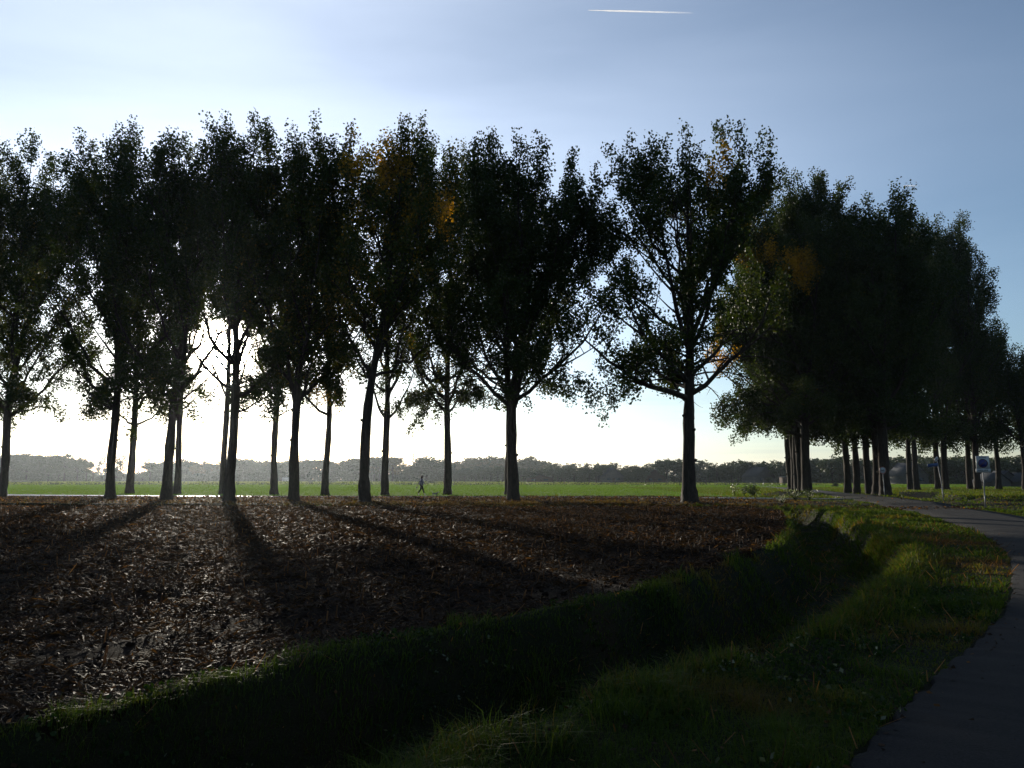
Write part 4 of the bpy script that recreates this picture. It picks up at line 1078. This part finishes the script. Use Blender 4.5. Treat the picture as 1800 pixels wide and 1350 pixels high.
body_j = [(0, 0, .86, .12), (0, 0, 1.02, .115), (.01, 0, 1.20, .13), (.02, 0, 1.32, .10), (.035, 0, 1.38, .05), (.05, 0, 1.44, .055), (.055, 0, 1.50, (.085, .075)), (.055, 0, 1.57, .07),
          (.0, .08, .80, .062), (.13, .085, .47, .055), (.23, .08, .10, .038), (.33, .08, .05, .03),
          (.0, -.08, .80, .062), (-.05, -.085, .46, .055), (-.27, -.08, .14, .038), (-.20, -.08, .05, .03),
          (.02, .17, 1.28, .05), (.14, .20, 1.06, .038), (.28, .19, .95, .028), (.34, .19, .92, (.034, .018)),
          (.02, -.17, 1.28, .05), (-.12, -.20, 1.05, .038), (-.23, -.20, .84, .028), (-.26, -.20, .77, (.034, .018)), (.135, 0, 1.50, .018)]
body_e = [(0, 1), (1, 2), (2, 3), (3, 4), (4, 5), (5, 6), (6, 7), (0, 8), (8, 9), (9, 10), (10, 11), (0, 12), (12, 13), (13, 14), (14, 15), (3, 16), (16, 17), (17, 18), (18, 19), (3, 20), (20, 21), (21, 22), (22, 23), (6, 24)]
for hb, (hx, hy, hz), dx in ((19, (.34, .19, .92), (.8, 0, -.55)), (23, (-.26, -.20, .77), (-.35, 0, -.9))):
    for f, (oy, ln) in enumerate([(-.03, .065), (-.01, .075), (.01, .07), (.028, .055)]):
        a = (hx + dx[0] * .04, hy + oy, hz + dx[2] * .04, .009); b = (hx + dx[0] * (.04 + ln * .6), hy + oy, hz + dx[2] * (.04 + ln * .6), .0085); c = (hx + dx[0] * (.03 + ln * .8) - .02, hy + oy, hz + dx[2] * (.04 + ln), .008)
        i = len(body_j); body_j += [a, b, c]; body_e += [(hb, i), (i, i + 1), (i + 1, i + 2)]
    i = len(body_j); body_j += [(hx + .02, hy - .045, hz - .01, .010), (hx + dx[0] * .05 + .02, hy - .055, hz - .05, .009)]; body_e += [(hb, i), (i, i + 1)]
person = skel('person', body_j, body_e, Mskin); person.location = (PX, PY, pz); tag(person, 'person in a grey violet jacket and dark trousers striding right along the path', 'person')
skel('trousers', [(0, 0, .98, .15), (0, 0, .86, .155), (.03, .085, .72, .105), (.13, .085, .47, .075), (.225, .08, .13, .058), (-.01, -.085, .72, .105), (-.05, -.085, .46, .075), (-.265, -.08, .17, .058)], [(0, 1), (1, 2), (2, 3), (3, 4), (1, 5), (5, 6), (6, 7)], Mtrou, person)
skel('jacket', [(0, 0, .74, (.18, .17)), (0, 0, .95, .155), (.01, 0, 1.18, .165), (.02, 0, 1.31, .12), (.035, 0, 1.41, .085), (.02, .18, 1.28, .075), (.14, .21, 1.06, .058), (.27, .19, .96, .045), (.02, -.18, 1.28, .075), (-.12, -.21, 1.05, .058), (-.22, -.20, .86, .045)],
     [(0, 1), (1, 2), (2, 3), (3, 4), (3, 5), (5, 6), (6, 7), (3, 8), (8, 9), (9, 10)], Mjack, person)
skel('hair', [(.10, 0, 1.60, .045), (.055, 0, 1.59, .085), (.015, 0, 1.555, .10), (-.01, 0, 1.49, .095), (-.02, 0, 1.42, .07), (-.03, 0, 1.36, .04)], [(0, 1), (1, 2), (2, 3), (3, 4), (4, 5)], Mhair, person)
for (x, y, z, dx, dz) in ((.23, .08, .06, .13, -.01), (-.26, -.08, .11, .10, -.07)):
    skel('shoe', [(x - .02, y, z, .05), (x + dx * .6, y, z + dz * .6, .045), (x + dx, y, z + dz, .035)], [(0, 1), (1, 2)], Mshoe, person)
bag = skel('bag', [(0, 0, 0, .03), (-.03, 0, -.07, (.06, .05)), (-.09, 0, -.14, (.09, .06)), (-.12, 0, -.2, (.05, .05))], [(0, 1), (1, 2), (2, 3)], Mblk)
bag.location = (PX - .29, PY - .20, pz + .74); tag(bag, 'small dark bag held in the trailing hand of the walker', 'bag')
DX, DY = ground_at(765, 872.2); dz = h1(DX, DY) + .02
Mdog = mat('grey_fur', (.30, .29, .28), .9, .1, lambda n, l, b: l.new(ramp(n, l, noise(n, l, 7, 3), [(.42, (.04, .04, .04)), (.5, (.32, .31, .30)), (.7, (.5, .49, .47))]), b.inputs['Base Color']))
dog_j = [(-.17, 0, .245, .062), (-.02, 0, .235, .070), (.12, 0, .24, .078), (.19, 0, .30, .048), (.25, 0, .355, .052), (.31, 0, .345, .032), (.35, 0, .335, .022),
         (-.22, 0, .28, .022), (-.27, 0, .35, .018), (-.26, 0, .41, .016),
         (.13, .05, .17, .034), (.16, .05, .10, .018), (.17, .05, .03, .016), (.20, .05, .015, .016), (.13, -.05, .17, .034), (.10, -.05, .10, .018), (.07, -.05, .03, .016), (.10, -.05, .015, .016),
         (-.18, .05, .18, .040), (-.15, .05, .12, .022), (-.21, .05, .075, .016), (-.18, .05, .015, .016), (-.18, -.05, .18, .040), (-.16, -.05, .12, .022), (-.24, -.05, .07, .016), (-.23, -.05, .015, .016)]
dog_e = [(0, 1), (1, 2), (2, 3), (3, 4), (4, 5), (5, 6), (0, 7), (7, 8), (8, 9), (2, 10), (10, 11), (11, 12), (12, 13), (2, 14), (14, 15), (15, 16), (16, 17), (0, 18), (18, 19), (19, 20), (20, 21), (0, 22), (22, 23), (23, 24), (24, 25)]
dog = skel('dog', dog_j, dog_e, Mdog); dog.location = (DX, DY, dz); tag(dog, 'small shaggy grey and black dog trotting ahead of the walker', 'dog')
skel('fur_cap', [(.245, 0, .375, (.056, .058)), (.27, 0, .36, .05)], [(0, 1)], Mhair, dog, 1)
for s in (-1, 1): skel('ear', [(.235, s * .04, .40, .02), (.225, s * .062, .36, .022), (.225, s * .064, .33, .012)], [(0, 1), (1, 2)], Mhair, dog, 1)
# pale sheep on the far lawn
SX, SY = (1645 - 900) / 1350 * 128, 128
sheep_j = [(-.35, 0, .62, .20), (0, 0, .62, .25), (.32, 0, .64, .22), (.48, 0, .70, .11), (.60, 0, .66, .08), (.70, 0, .58, .05)] + [v for sx in (-.30, .28) for sy in (-.13, .13) for v in ((sx, sy, .42, .07), (sx + (.04 if sx > 0 else -.05), sy, .22, .035), (sx, sy, .03, .035))]
sheep_e = [(0, 1), (1, 2), (2, 3), (3, 4), (4, 5)] + [e for q, b in enumerate((0, 0, 2, 2)) for e in ((b, 6 + 3 * q), (6 + 3 * q, 7 + 3 * q), (7 + 3 * q, 8 + 3 * q))]
sh = skel('sheep', sheep_j, sheep_e, mat('wool', (.5, .48, .43), .95, .1)); sh.location = (SX, SY, h1(SX, SY)); sh.rotation_euler = (0, 0, .5); tag(sh, 'small white animal standing on the lawn behind the street name post', 'sheep')

# ------------------------------------------------------------------ condensation trails high above
def contrail(px0, py0, px1, py1, D, w, label):
    def pt(px, py):
        rx, ru = (px - 900) / 1350, (675 - py) / 1350; v = np.array([rx, _cp - ru * _sp, _sp + ru * _cp]); return v / np.linalg.norm(v) * D
    a, b = pt(px0, py0), pt(px1, py1); n = 24; t_ = np.linspace(0, 1, n); P = (b - a) * t_[:, None]
    m = bpy.data.materials.new('ice_trail'); m.use_nodes = True; n_, l_ = m.node_tree.nodes, m.node_tree.links
    bs = n_['Principled BSDF']; bs.inputs['Base Color'].default_value = (.95, .97, 1, 1); bs.inputs['Roughness'].default_value = 1
    tr_ = n_.new('ShaderNodeBsdfTranslucent'); tr_.inputs[0].default_value = (.95, .97, 1, 1)
    m1 = n_.new('ShaderNodeMixShader'); m1.inputs[0].default_value = .7; l_.new(bs.outputs[0], m1.inputs[1]); l_.new(tr_.outputs[0], m1.inputs[2])
    tp = n_.new('ShaderNodeBsdfTransparent'); m2 = n_.new('ShaderNodeMixShader')
    at_ = n_.new('ShaderNodeAttribute'); at_.attribute_name = 'tint'
    l_.new(at_.outputs['Fac'], m2.inputs[0]); l_.new(tp.outputs[0], m2.inputs[1]); l_.new(m1.outputs[0], m2.inputs[2]); l_.new(m2.outputs[0], n_['Material Output'].inputs['Surface'])
    q = MB(); q.tube(P, w * (.25 + .75 * np.minimum(1, t_ * 4)) * (1 + .15 * np.random.default_rng(1).normal(size=n)), 8, cap=False)
    ti = np.repeat(.8 * (1 - t_ ** 1.3) + .0, 8)
    o = mesh_np('contrail', np.vstack(q.V), np.vstack(q.Q), m, tint=ti, smooth=True); o.location = a; tag(o, label, 'contrail', 'aircraft trails')
contrail(1034, 17.5, 1222, 22.5, 6000, 5.6, 'long white aircraft trail near the top of the sky')
contrail(1588, 326, 1614, 326.5, 9000, 4.5, 'short faint aircraft trail above the right-hand trees')

# ------------------------------------------------------------------ haze
hz = MB(); hz.box(0, 0, 22, 3520, 3520, 49.0)
hm = bpy.data.materials.new('haze_air'); hm.use_nodes = True; hn, hl = hm.node_tree.nodes, hm.node_tree.links
hn.remove(hn['Principled BSDF']); pv = hn.new('ShaderNodeVolumePrincipled'); pv.inputs['Color'].default_value = (.80, .90, 1, 1); pv.inputs['Density'].default_value = .00011; pv.inputs['Anisotropy'].default_value = .72
hl.new(pv.outputs[0], hn['Material Output'].inputs['Volume'])
tag(hz.build('haze', hm), 'thin morning haze over the meadow', None, None, 'stuff')
